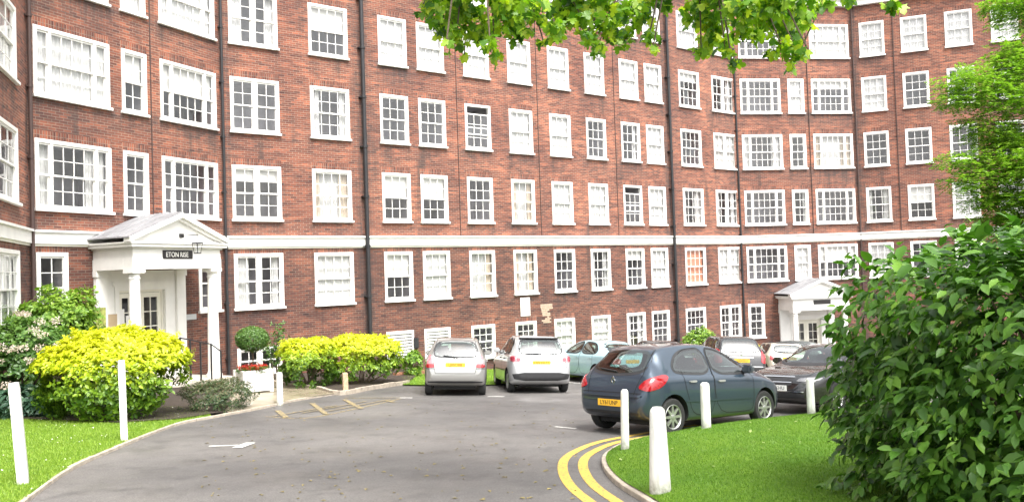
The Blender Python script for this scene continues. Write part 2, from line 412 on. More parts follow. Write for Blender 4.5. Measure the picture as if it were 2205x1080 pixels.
# columns of windows: (segment, left px, right px, type, y of the measurement, {storey: state})
# state: d bare glass, n net curtain (upstairs also standing in for reflected sky), b blind half down, q blind a quarter down, c side curtains, o top sash pulled down, e beige curtains, p peach curtains
COLS = [
 (0, -14, 38, 'sash12', 400, {3:'n', 2: 'n', 1: 'd', 0: 'n'}),
 (1, 75, 240, 'triple', 400, {3: 'n', 2: 'n', 1: 'c'}),
 (1, 266, 320, 'narrow', 400, {3: 'n', 2: 'b', 1: 'd'}),
 (1, 349, 469, 'triple', 400, {3: 'n', 2: 'b', 1: 'd'}),
 (1, 78, 147, 'narrow', 610, {0: 'd'}),
 (1, 428, 475, 'narrow', 620, {0: 'd'}),
 (2, 500, 606, 'double', 420, {3: 'c', 2: 'd', 1: 'q', 0: 'c'}),
 (2, 673, 757, 'sash16', 420, {3: 'b', 2: 'c', 1: 'e', 0: 'n'}),
 (2, 823, 884, 'sash12', 420, {3: 'n', 2: 'd', 1: 'b', 0: 'b'}),
 (2, 906, 964, 'sash12', 420, {3: 'n', 2: 'd', 1: 'b', 0: 'n'}),
 (2, 1006, 1061, 'sash12', 420, {4: 'n', 3: 'n', 2: 'o', 1: 'd', 0: 'e'}),
 (2, 1101, 1151, 'sash12', 420, {4: 'n', 3: 'n', 2: 'n', 1: 'e', 0: 'e'}),
 (2, 1188, 1233, 'sash12', 420, {4: 'n', 3: 'n', 2: 'n', 1: 'n', 0: 'd'}),
 (2, 1267, 1309, 'sash12', 420, {4: 'n', 3: 'n', 2: 'd', 1: 'n', 0: 'c'}),
 (2, 1342, 1382, 'sash12', 420, {4: 'n', 3: 'n', 2: 'c', 1: 'o', 0: 'q'}),
 (2, 1396, 1433, 'sash12', 420, {4: 'n', 3: 'n', 2: 'n', 1: 'n', 0: 'n'}),
 (2, 1470, 1514, 'sash16', 420, {4: 'n', 3: 'q', 2: 'd', 1: 'c', 0: 'p'}),
 (2, 1541, 1589, 'double', 420, {4: 'n', 3: 'c', 2: 'n', 1: 'c', 0: 'n'}),
 (3, 1603, 1690, 'triple', 440, {4: 'q', 3: 'd', 2: 'c', 1: 'd', 0: 'd'}),
 (3, 1706, 1741, 'narrow', 440, {4: 'n', 3: 'n', 2: 'd', 1: 'c', 0: 'n'}),
 (3, 1757, 1842, 'triple', 440, {4: 'n', 3: 'q', 2: 'e', 1: 'd', 0: 'b'}),
 (4, 1866, 1920, 'sash12', 440, {4: 'n', 3: 'n', 2: 'd', 1: 'c', 0: 'n'}),
 (4, 1956, 2013, 'sash12', 440, {4: 'n', 3: 'd', 2: 'd', 1: 'b', 0: 'd'}),
 (4, 2052, 2112, 'sash12', 440, {4: 'n', 3: 'd', 2: 'd', 1: 'n', 0: 'n'}),
 (4, 2152, 2213, 'sash12', 440, {4: 'n', 3: 'd', 2: 'd', 1: 'n', 0: 'n'}),
]
BASE = [  # basement storey: seg, left, right, type, y, top below the ground-storey sill, height, state
 (2, 511, 607, 'double2', 770, 1.26, .95, 'd'),
 (2, 1015, 1066, 'sash12', 720, 1.12, 1.4, 'd'), (2, 1110, 1155, 'sash12', 705, 1.12, 1.4, 'd'),
 (2, 1194, 1238, 'sash12', 710, 1.12, 1.5, 'n'), (2, 1274, 1315, 'sash12', 705, 1.12, 1.5, 'n'),
 (2, 1350, 1390, 'sash12', 700, 1.12, 1.7, 'c'), (2, 1404, 1442, 'sash12', 700, 1.12, 1.7, 'd'),
 (2, 1477, 1520, 'sash16', 690, 1.12, 1.7, 'd'), (2, 1551, 1596, 'double', 690, 1.12, 1.8, 'd'),
 (3, 1612, 1647, 'narrow', 690, 1.12, 1.85, 'd')]
WH = 1.92
openings = {i: [] for i in range(5)}; WINS = []
for seg, xa, xb, typ, y, rows in COLS:
    u0, u1 = uz(seg, xa, y)[0], uz(seg, xb, y)[0]
    for k, st in rows.items():
        WINS.append((seg, u0, u1, SILL(k), SILL(k) + WH, typ, st, k))
for seg, xa, xb, typ, y, top, hh, st in BASE:
    u0, u1 = uz(seg, xa, y)[0], uz(seg, xb, y)[0]
    WINS.append((seg, u0, u1, SILL(0) - top - hh, SILL(0) - top, typ, st, -1))
VENTS = []
for xa, xb in ((832, 891), (914, 970)):
    u0, u1 = uz(2, xa, 725)[0], uz(2, xb, 725)[0]; VENTS.append((2, u0, u1, SILL(0) - 1.10 - 1.15, SILL(0) - 1.10))
PANES = []     # (size in px, create function)
# ---- window meshes, cached by type and size
UNIT = MB().quad((0, 0, 0), (1, 0, 0), (1, 0, 1), (0, 0, 1)).mesh('pane', M['glass'])
cache = {}
def lights_of(typ, w):
    f = .1 if w > .9 else .085
    if typ == 'sash12': return f, [(f, w - f, 3)]
    if typ == 'sash16': return f, [(f, w - f, 4)]
    if typ == 'narrow': return f * 1.25, [(f * 1.25, w - f * 1.25, 2)]
    if typ in ('double', 'double2'): return f, [(f, w / 2 - .07, 2), (w / 2 + .07, w - f, 2)]
    if typ == 'triple':
        a = (w - 2 * f - .14) ; s = a * .17
        return f, [(f, f + s, 1), (f + s + .07, w - f - s - .07, 4), (w - f - s, w - f, 1)]
def window_geo(typ, w, h):
    key = (typ, round(w, 2), round(h, 2))
    if key in cache: return cache[key]
    f, L = lights_of(typ, w); z0, z1 = .08 + .05, h - f     # daylight opening
    fr = MB()
    fr.box(0, f, .0, .14, .08, h).box(w - f, w, .0, .14, .08, h).box(f, w - f, .002, .14, z1, h).box(f, w - f, .004, .14, .08, z0)
    for a, b in zip(L, L[1:]): fr.box(a[1], b[0], .003, .14, z0, z1)
    frame_me = fr.mesh('window_frame', M['white'], bevel=.004)
    sill_me = MB().box(-.04, w + .04, -.07, .1, 0, .08).mesh('sill', M['white'], bevel=.006)
    rows = 1 if typ == 'double2' else 2
    bar, rail = .022, .05
    zm = (z0 + z1) / 2
    sashes = []; panes = []
    for (x0, x1, n) in L:
        for part in (0, 1):                                   # 0 lower sash (inner), 1 upper sash (outer)
            a, b = (z0, zm + rail / 2) if part == 0 else (zm - rail / 2, z1)
            y = .085 if part == 0 else .04
            s = MB(); st = .035
            s.box(x0, x0 + st, y, y + .04, a, b).box(x1 - st, x1, y, y + .04, a, b)
            s.box(x0 + st, x1 - st, y, y + .04, a, a + (.06 if part == 0 else rail)).box(x0 + st, x1 - st, y, y + .04, b - rail, b)
            gx0, gx1, ga, gb = x0 + st, x1 - st, a + (.06 if part == 0 else rail), b - rail
            cw = (gx1 - gx0 - bar * (n - 1)) / n; ch = (gb - ga - bar * (rows - 1)) / rows
            for i in range(1, n): xx = gx0 + i * cw + (i - 1) * bar; s.box(xx, xx + bar, y + .006, y + .034, ga, gb)
            for j in range(1, rows):
                zz = ga + j * ch + (j - 1) * bar
                for i in range(n): xx = gx0 + i * (cw + bar); s.box(xx, xx + cw, y + .007, y + .033, zz, zz + bar)
            sashes.append((part, s.mesh('sash', M['white'])))
            for i in range(n):
                for j in range(rows): panes.append((part, gx0 + i * (cw + bar), y + .02, ga + j * (ch + bar), cw, ch))
    rm = MB(); d0, d1 = .145, 1.5
    rm.quad((0, d1, 0), (0, d1, h), (w, d1, h), (w, d1, 0)).quad((0, d0, 0), (0, d0, h), (0, d1, h), (0, d1, 0)).quad((w, d0, 0), (w, d1, 0), (w, d1, h), (w, d0, h))
    rm.quad((0, d0, 0), (0, d1, 0), (w, d1, 0), (w, d0, 0)).quad((0, d0, h), (w, d0, h), (w, d1, h), (0, d1, h))
    room_me = rm.mesh('room', M['room'])
    arch = MB().box(-.02, w + .02, -.003, .02, h, h + .225).mesh('brick_lintel', M['soldier'])
    cache[key] = (frame_me, sill_me, sashes, panes, room_me, arch, (f, z0, z1, zm)); return cache[key]
def cloth_mesh(x0, x1, z0, z1, y, mat, amp=.012, n=None):
    n = n or max(4, int((x1 - x0) / .03)); m = MB(); ph = random.random() * 6
    for i in range(n):
        a = x0 + (x1 - x0) * i / n; b = x0 + (x1 - x0) * (i + 1) / n
        fa, fb = [y + amp * math.sin(x * 55 + ph) + amp * .7 * math.sin(x * 23 + ph * 2) for x in (a, b)]
        m.quad((a, fa, z0), (b, fb, z0), (b, fb, z1), (a, fa, z1))
    return m.mesh('curtain', mat, smooth=True)
win_objs = []
for seg, u0, u1, z0, z1, typ, st, k in WINS:
    w, h = u1 - u0, z1 - z0
    openings[seg].append((u0, u1, z0 + .0, z1))
    fm, sm, sashes, panes, rm, am, (f, gz0, gz1, gzm) = window_geo(typ, w, h)
    Mw = seg_M(seg) @ Matrix.Translation((u0, -.03, z0))
    wo_ = bpy.data.objects.new('window', fm); wo_.matrix_world = Mw; link(wo_, building)
    inst('sill', sm, wo_); inst('room', rm, wo_)
    if k != -1 or typ != 'double2': inst('brick_lintel', am, wo_, (0, .03, 0))
    drop = .0
    for part, me in sashes:
        dz = -.28 if (st == 'o' and part == 1) else 0
        inst('sash', me, wo_, (0, 0, dz))
    plist = []
    for part, x, y, z, cw, ch in panes:
        dz = -.28 if (st == 'o' and part == 1) else 0
        plist.append((x, y, z + dz, cw, ch, R(random.gauss(0, .35)), R(random.gauss(0, .35))))
    d = (Mw.translation - cam_o.location).length
    ang = frame(seg)[3]; v = (Mw.translation - cam_o.location).normalized(); cosv = abs(v.dot(Vector((-math.sin(ang), math.cos(ang), 0))))
    PANES.append((plist[0][3] * plist[0][4] * cosv / d ** 2, wo_, plist))
    x0, x1 = f + .01, w - f - .01; gm = (x0 + x1) / 2
    if st == 'n': inst('curtain', cloth_mesh(x0, x1, gz0, gz1, .15, M['net']), wo_)  # on upper storeys the white cloth imitates bright sky reflected in the panes
    if st in 'bq': 
        zz = gzm + .03 if st == 'b' else gz1 - .42
        inst('blind', MB().box(x0, x1, .165, .172, zz, gz1).box(x0, x1, .155, .18, zz - .02, zz).mesh('blind', M['blind']), wo_)
    if st in 'ce':
        mt = M['net'] if st == 'c' else M['beige_cloth']
        inst('curtain', cloth_mesh(x0, x0 + (x1 - x0) * random.uniform(.14, .3), gz0, gz1, .2, mt, .02), wo_)
        inst('curtain', cloth_mesh(x1 - (x1 - x0) * random.uniform(.14, .3), x1, gz0, gz1, .2, mt, .02), wo_)
        if st == 'e': inst('curtain', cloth_mesh(x0, x1, gz0, gz1, .26, M['net']), wo_)
    if st == 'p': inst('curtain', cloth_mesh(x0, x1, gz0, gz1, .2, M['peach_cloth']), wo_)
# the 300 panes that show largest are objects of their own, the rest one glazed sheet set per window
PANES.sort(key=lambda q: -q[0]); left = 300
for _, wo_, pl in PANES:
    if left >= len(pl):
        left -= len(pl)
        for x, y, z, cw, ch, ra, rb in pl: inst('pane', UNIT, wo_, (x, y, z), (ra, 0, rb), (cw, 1, ch))
    else:
        left = 0 if left < 8 else left
        m = MB()
        for x, y, z, cw, ch, ra, rb in pl:
            T = Matrix.Translation((x, y, z)) @ Euler((ra, 0, rb)).to_matrix().to_4x4()
            m.quad(*[T @ Vector(p) for p in ((0, 0, 0), (cw, 0, 0), (cw, 0, ch), (0, 0, ch))])
        tag(m.build('panes', M['glass'], wo_), kind='stuff')
# louvred vents
for seg, u0, u1, z0, z1 in VENTS:
    openings[seg].append((u0, u1, z0, z1)); w, h = u1 - u0, z1 - z0
    m = MB().box(0, .08, 0, .12, 0, h).box(w - .08, w, 0, .12, 0, h).box(.08, w - .08, .002, .12, 0, .08).box(.08, w - .08, .002, .12, h - .08, h)
    v = m.build('louvre_vent', M['white'], building); v.matrix_world = seg_M(seg) @ Matrix.Translation((u0, -.02, z0))
    n = 9; me = MB().box(.08, w - .08, -.055, .055, -.008, .008).mesh('slat', M['white'])
    for i in range(n): inst('slat', me, v, (0, .06, .13 + i * (h - .22) / (n - 1)), (R(38), 0, 0))
    MB().box(0, w, .13, .14, 0, h).build('backing', M['room'], v)
# walls: one mesh per straight run, cut for its openings
PIPES = [(2, 789, .075, EYE - 3.6, 'pipe', .17), (2, 1449, .07, EYE - 4.6, 'pipe', .16), (2, 1592, .05, EYE - 5, 'pipe', .11), (2, 484, .045, EYE - 3.6, 'pipe', .12), (1, 69, .05, EYE - 3.2, 'cable', .16), (4, 1850, .035, EYE - 2, 'cable', .06)]
pipe_u = {s: [uz(s, q[1], 420, q[5])[0] for q in PIPES if q[0] == s] for s in range(5)}
def wall(seg, u_a, u_b, ops):
    rs = random.Random(seg + 40); stren = [rs.choice((.15, .35, .6, .85)) for _ in ops]; tilt = [rs.uniform(.4, 1.3) for _ in ops]
    def soot(u, z):
        s = .0
        for o, k, l in zip(ops, stren, tilt):
            dz_ = o[2] - z
            if -.01 < dz_ < l and o[0] - .16 < u < o[1] + .16: s = max(s, k * (1 - dz_ / l))
        for p in pipe_u[seg]: s = max(s, .85 * math.exp(-((u - p) / .38) ** 2))
        return s
    us = sorted({u_a, u_b, *[o[0] for o in ops], *[o[1] for o in ops]}); zs = sorted({ZBOT, ZTOP, *[o[2] for o in ops], *[o[3] for o in ops]})
    def fine(v, st):
        out = []
        for a, b in zip(v, v[1:]):
            k = max(1, int((b - a) / st)); out += [a + (b - a) * i / k for i in range(k)]
        return out + [v[-1]]
    us, zs = fine(us, .25), fine(zs, .3)
    m = MB()
    for a, b in zip(us, us[1:]):
        for c, d in zip(zs, zs[1:]):
            if b - a < 1e-5 or d - c < 1e-5: continue
            cu, cz = (a + b) / 2, (c + d) / 2
            if any(o[0] < cu < o[1] and o[2] < cz < o[3] for o in ops): continue
            m.quad((a, 0, c), (b, 0, c), (b, 0, d), (a, 0, d))
    for o in ops:
        x0, x1, a, b = o
        m.quad((x0, 0, a), (x0, .16, a), (x0, .16, b), (x0, 0, b)).quad((x1, 0, a), (x1, 0, b), (x1, .16, b), (x1, .16, a)).quad((x0, 0, b), (x0, .16, b), (x1, .16, b), (x1, 0, b)).quad((x0, 0, a), (x1, 0, a), (x1, .16, a), (x0, .16, a))
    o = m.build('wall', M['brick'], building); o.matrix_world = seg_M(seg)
    at_ = o.data.attributes.new('soot', 'FLOAT', 'POINT'); at_.data.foreach_set('value', [soot(v.x, v.z) for v in m.v]); return o
# ---- porches
PORCH = [(1, 3.36, EYE - 2.86, True)]
uc = uz(3, 1764, 640, 1.43)[0]; PORCH.append((3, uc, EYE - 5.76, False))
for seg, uc, zb, near in PORCH: openings[seg].append((uc - .84, uc + .84, zb, zb + 2.75))
for s in range(5): wall(s, 0, (NODES[s + 1] - NODES[s]).length, openings[s])
# string course, cornice, coping, and the mass of the block behind the front
def band(name, z0, z1, out, mat, dz=.0):
    for s in range(5):
        L = (NODES[s + 1] - NODES[s]).length
        a0 = frame(s)[3]; e0 = e1 = 0
        if s > 0: e0 = out * math.tan((frame(s - 1)[3] - a0) / 2)
        if s < 4: e1 = out * math.tan((a0 - frame(s + 1)[3]) / 2)
        m = MB(); P = [(e0 if 0 else -(-e0), -out), (L - e1, -out), (L, .03), (0, .03)]
        n = len(m.v)
        for z in (z0, z1):
            for x, y in P: m.v.append(Vector((x, y, z)))
        m.f += [(0, 1, 5, 4), (3, 2, 1, 0)[::1], (4, 5, 6, 7), (1, 2, 6, 5), (3, 0, 4, 7)]
        o = m.build(name, mat, building); o.matrix_world = seg_M(s)
band('string_course', ZC - .17, ZC + .13, .09, M['white']); band('course_moulding', ZC + .13, ZC + .19, .15, M['white']); band('course_fillet', ZC - .235, ZC - .17, .045, M['cream'])
band('cornice', ZTOP, ZTOP + .3, .22, M['white']); band('coping', ZTOP + .3, ZTOP + .42, .34, M['white'])
m = MB(); back = []
for i, n in enumerate(NODES):
    inw = frame(min(i, 4))[2] if i in (0, 5) else (frame(i - 1)[2] + frame(i)[2]).normalized()
    back.append(n + inw * 10)
n0 = len(NODES)
for z in (ZBOT, ZTOP + .1):
    for p in NODES: m.v.append(Vector((p.x, p.y, z)))
    for p in back: m.v.append(Vector((p.x, p.y, z)))
for i in range(n0 - 1):
    m.f.append((2*n0 + i, 2*n0 + i + 1, 3*n0 + i + 1, 3*n0 + i)); m.f.append((n0 + i, n0 + i + 1, 3*n0 + i + 1, 3*n0 + i))
for i in (0, n0 - 1): m.f.append((i, n0 + i, 3*n0 + i, 2*n0 + i))
m.build('rear_block', M['brick'], building)
# downpipes and cables
def pipe(seg, px, r, z0=None, z1=ZTOP, mat='pipe', out=.09, y=420, brackets=True):
    u = uz(seg, px, y, out)[0]
    z0 = EYE - 4.6 if z0 is None else z0
    m = MB()
    m.tube([(0, 0, z0), (0, 0, z1)], r, 10)
    if brackets:
        z = z0 + 1
        while z < z1: m.lathe([(r * 1.35, z), (r * 1.35, z + .09)], 10); m.box(-r * 1.8, r * 1.8, r * .2, out + .02, z + .02, z + .06); z += 1.85
    o = m.build('downpipe' if r > .03 else 'cable', M[mat], building, smooth=True); o.matrix_world = seg_M(seg) @ Matrix.Translation((u, -out, 0))
for s_, px_, r_, z_, mt_, ot_ in PIPES: pipe(s_, px_, r_, z_, mat=mt_, out=ot_)
pipe(4, 1938, .02, EYE + 1.5, mat='cable', out=.03, brackets=False)
for px in (990, 1330, 1164): pipe(2, px, .014, EYE + 1.5, mat='cable', out=.02, brackets=False)
pipe(3, 1749, .02, EYE + 1.5, mat='cable', out=.03, brackets=False); pipe(1, 330, .016, EYE + 1.6, mat='cable', out=.02, brackets=False)
# porch
def porch(seg, uc, zb, near):
    base = seg_M(seg) @ Matrix.Translation((uc, 0, zb))
    root = MB().box(-1.72, 1.72, -1.82, 0, -.17, 0).box(-1.95, 1.95, -2.12, 0, -1.2, -.17).build('porch', M['stone'], building); root.matrix_world = base
    D, HW = 1.43, 1.38; zt = 3.28
    prof = [(.235, 0), (.235, .09), (.2, .1), (.2, .14), (.178, .17), (.178, .2), (.168, 1.1), (.15, 2.2), (.138, 2.95), (.138, 3.0), (.155, 3.02), (.155, 3.06), (.14, 3.08), (.14, 3.14), (.18, 3.18)]
    cm = MB().lathe(prof, 24).box(-.2, .2, -.2, .2, 3.18, zt).mesh('column', M['white'], smooth=True)
    for s in (-1, 1): inst('column', cm, root, (s * HW, -D, 0))
    pm = MB().box(-.2, .2, -.16, 0, 0, .16).box(-.17, .17, -.13, 0, .16, 3.1).box(-.2, .2, -.16, 0, 3.1, zt).mesh('pilaster', M['white'], bevel=.006)
    for s in (-1, 1): inst('pilaster', pm, root, (s * HW, -.003, 0))
    # white panelled back wall round the door
    b = MB().box(-1.2, -.84, -.05, .05, 0, zt).box(.84, 1.2, -.05, .05, 0, zt).box(-.84, .84, -.048, .05, 2.74, zt)
    b.box(-.93, -.80, -.09, .04, 0, 2.84).box(.80, .93, -.09, .04, 0, 2.84).box(-.8, .8, -.088, .04, 2.70, 2.84).box(-1.0, 1.0, -.11, .02, 2.84, 2.95)
    b.build('back_panel', M['white'], root)
    e = MB(); x, y = HW + .19, -D - .19
    e.box(-x, x, y, y + .38, zt, zt + .3).box(-x, -x + .38, y + .38, 0, zt, zt + .3).box(x - .38, x, y + .38, 0, zt, zt + .3)
    e.box(-x + .02, x - .02, y + .02, 0, zt + .3, zt + .56)
    e.box(-x - .03, x + .03, y - .03, 0, zt + .56, zt + .61).box(-x - .13, x + .13, y - .13, 0, zt + .61, zt + .7).box(-x - .17, x + .17, y - .17, 0, zt + .7, zt + .75)
    e.build('entablature', M['white'], root, bevel=.005)
    z0, rise, ex = zt + .75, .72, x + .17
    MB().prism([(-ex + .2, z0), (ex - .2, z0), (0, z0 + rise - .08)], y + .06, y + .16).build('tympanum', M['white'], root)
    k = MB()
    for s in (-1, 1):
        k.prism([(s * (ex + .02), z0), (0, z0 + rise), (0, z0 + rise + .13), (s * (ex + .02), z0 + .12)][::s], y - .17, y + .1)
        k.prism([(s * (ex - .12), z0 - .004), (0, z0 + rise - .07), (0, z0 + rise - .001), (s * (ex - .02), z0 - .004)][::s], y - .08, y + .09)
    k.build('raking_cornice', M['white'], root)
    r = MB()
    for s in (-1, 1): r.prism([(s * (ex + .05), z0 + .1), (0, z0 + rise + .13), (0, z0 + rise + .165), (s * (ex + .05), z0 + .135)][::s], y - .13, -.01)
    roof = r.build('roof', M['lead'], root)
    for s in (-1, 1):
        for q in (.3, .75, 1.2):
            P = [(s * (ex + .05) , yy, z0 + .14) for yy in (y + q,)] + [(0, y + q, z0 + rise + .17)]
            MB().tube(P, .016, 6).build('roof_seam', M['lead'], roof)
    # double door
    dr = MB().box(-.8, -.75, .03, .12, 0, 2.7).box(.75, .8, .03, .12, 0, 2.7).box(-.75, .75, .03, .12, 2.63, 2.7).build('entrance_door', M['cream'], building); dr.matrix_world = base
    for s in (-1, 1):
        l = MB(); x0, x1 = (-.745, -.005) if s < 0 else (.005, .745); st = .13
        l.box(x0, x0 + st, .05, .1, 0, 2.62).box(x1 - st, x1, .05, .1, 0, 2.62).box(x0 + st, x1 - st, .05, .1, 0, .75).box(x0 + st, x1 - st, .05, .1, 2.48, 2.62)
        gx0, gx1, ga, gb = x0 + st, x1 - st, .75, 2.48; cw = (gx1 - gx0 - .028) / 2; ch = (gb - ga - .028 * 3) / 4
        l.box(gx0 + cw, gx0 + cw + .028, .055, .095, ga, gb)
        for j in range(1, 4):
            for i in range(2): l.box(gx0 + i * (cw + .028), gx0 + i * (cw + .028) + cw, .056, .094, ga + j * ch + (j - 1) * .028, ga + j * ch + j * .028)
        lf = l.build('door_leaf', M['cream'], dr)
        for i in range(2):
            for j in range(4): inst('pane', UNIT, dr, (gx0 + i * (cw + .028), .075, ga + j * (ch + .028)), (R(random.gauss(0, .3)), 0, R(random.gauss(0, .3))), (cw, 1, ch))
        MB().tube([(s * .065, .0, 1.0), (s * .065, .0, 1.3)], .012, 6).box(s * .065 - .01, s * .065 + .01, 0, .05, 1.02, 1.05).box(s * .065 - .01, s * .065 + .01, 0, .05, 1.25, 1.28).build('door_handle', M['pipe'], dr)
    q = .84
    rm = MB().quad((-q, 2.5, 0), (-q, 2.5, 2.75), (q, 2.5, 2.75), (q, 2.5, 0)).quad((-q, .17, 0), (-q, .17, 2.75), (-q, 2.5, 2.75), (-q, 2.5, 0)).quad((q, .17, 0), (q, 2.5, 0), (q, 2.5, 2.75), (q, .17, 2.75)).quad((-q, .17, 0), (-q, 2.5, 0), (q, 2.5, 0), (q, .17, 0)).quad((-q, .17, 2.75), (q, .17, 2.75), (q, 2.5, 2.75), (-q, 2.5, 2.75))
    rm.build('hallway', M['hall'], dr)
    return base, y, zt
pL = porch(*PORCH[0]); pR = porch(*PORCH[1])
def sign(P, x, z, w, h, text, label):
    base, y, zt = P
    o = MB().box(-w / 2, w / 2, -.02, 0, -h / 2, h / 2).build('name_sign', M['black'], bevel=.004); o.matrix_world = base @ Matrix.Translation((x, y + .018, z)); tag(o, label, 'sign')
    if text:
        t = text_mesh('lettering', text, h * .78, M['letter'], o); t.rotation_euler = (R(90), 0, 0); t.location = (-.03, -.0215, 0); t.scale = (.82, 1, 1)
sign(pL, -.05, 3.28 + .40, 1.06, .26, 'ETON RISE', 'black name sign with white capital letters on the left white porch')
sign(pR, .05, 3.28 + .40, .95, .24, None, 'small dark sign over the far right porch entrance')
def lantern(P, x, label):
    base, y, zt = P; l = empty('hanging_lantern'); l.matrix_world = base @ Matrix.Translation((x, y - .13, zt + .95)); tag(l, label, 'lantern')
    MB().box(-.05, .05, .1, .2, -.06, .06).tube([(0, .12, 0), (0, -.5, 0)], .012, 6).tube([(0, -.47, 0), (0, -.47, -.22)], .006, 6).build('bracket', M['pipe'], l)
    c = MB().box(-.11, .11, -.58, -.36, -.26, -.22)
    for sx in (-1, 1):
        for sy in (-1, 1): c.tube([(sx * .1, -.47 + sy * .1, -.24), (sx * .06, -.47 + sy * .06, -.52)], .008, 5)
    c.box(-.07, .07, -.54, -.4, -.54, -.515).build('cage', M['pipe'], l)
    MB().lathe([(.07, -.5), (.12, -.26)], 4, (0, -.47, 0), M=None).build('lantern_glass', M['glass'], l)
lantern(pL, .1, 'small black wrought lantern hanging on a bracket from the left porch pediment')
# notices and plaques
def plaque(name, seg, px, py, w, h, mat, label, cat, d=.02, extra=None):
    u, z = uz(seg, px, py, d); o = MB().box(-w / 2, w / 2, -.015, .01, -h / 2, h / 2).build(name, mat, bevel=.003)
    o.matrix_world = seg_M(seg) @ Matrix.Translation((u, -d, z)); tag(o, label, cat); return o
M['poster'] = pbr('green_poster', (.34, .36, .1), .5, var=.8, scale=7); M['board'] = pbr('brown_board', (.42, .32, .2), .7, var=.12, scale=3)
M['paper'] = pbr('paper', (.75, .74, .72), .7, var=.03); M['grey_plaque'] = pbr('grey_plaque', (.42, .43, .43), .5)
plaque('poster', 1, 217, 683, .3, .55, M['poster'], 'yellow and green poster on the white wall left of the porch door', 'poster', .17)
plaque('notice_board', 1, 240, 697, .36, .55, M['board'], 'brown notice board beside the porch door, below the green poster', 'notice', .09)
plaque('notice', 1, 259, 681, .26, .42, M['paper'], 'white paper notice on the left leaf of the porch door', 'notice', -.04)
plaque('notice', 1, 276, 690, .16, .3, M['paper'], 'smaller pale notice on the porch door, right of the white paper', 'notice', -.04)
plaque('name_plaque', 1, 409, 682, .5, .17, M['grey_plaque'], 'small grey plaque on the brick wall right of the porch door', 'plaque', .02)
plaque('white_panel', 2, 1131, 660, .5, .78, M['white'], 'plain white panel on the brick wall under a ground floor window', 'panel', .03)
M['limewash'] = pbr('pale_mortar', (.42, .32, .24), .9, var=.25, scale=14, bmp=.3)
u, z = uz(2, 1178, 676, .0)
pm = MB()
random.seed(3)
for r_ in range(11):
    w0 = .33 if r_ < 4 else .26
    x = -w0 + random.uniform(-.05, .05)
    while x < w0 - .08:
        l_ = random.choice((.1, .215)); 
        if random.random() < (.9 if r_ < 4 else .7): pm.box(x, min(x + l_, w0 + .05), -.006, .01, .38 - r_ * .075, .38 - r_ * .075 + .064)
        x += l_ + .01
o = pm.build('pale_bricks', M['limewash'], building); o.matrix_world = seg_M(2) @ Matrix.Translation((u, 0, z)); tag(o, 'patch of pale limewashed bricks')
# black alarm box by the vents
u, z = uz(2, 897, 738, .1); o = MB().box(-.09, .09, -.1, .02, -.2, .2).build('vent_cowl', M['pipe'], building, bevel=.01); o.matrix_world = seg_M(2) @ Matrix.Translation((u, -.02, z))
# railing beside the porch steps
rl = empty('handrail', (0, 0, 0)); tag(rl, 'thin black iron handrail on the steps of the left porch', 'railing')
posts = []
for px, py, d_ in ((389, 803, 1.78), (411, 806, 1.78), (433, 810, 1.78), (456, 813, 1.80), (477, 828, 1.95)):
    u, z = uz(1, px, py, d_); q = seg_M(1) @ Vector((u, -d_, z)); posts.append(q)
for p in posts: MB().box(-.02, .02, -.02, .02, -.12, 1.0).build('post', M['pipe'], rl, loc=p)
MB().tube([p + Vector((0, 0, 1.0)) for p in posts], .02, 6).build('rail', M['pipe'], rl)
# ================================================================== ground, lawns, kerbs, markings
P2 = lambda px, py, dz=0: gnd(px, py, dz)
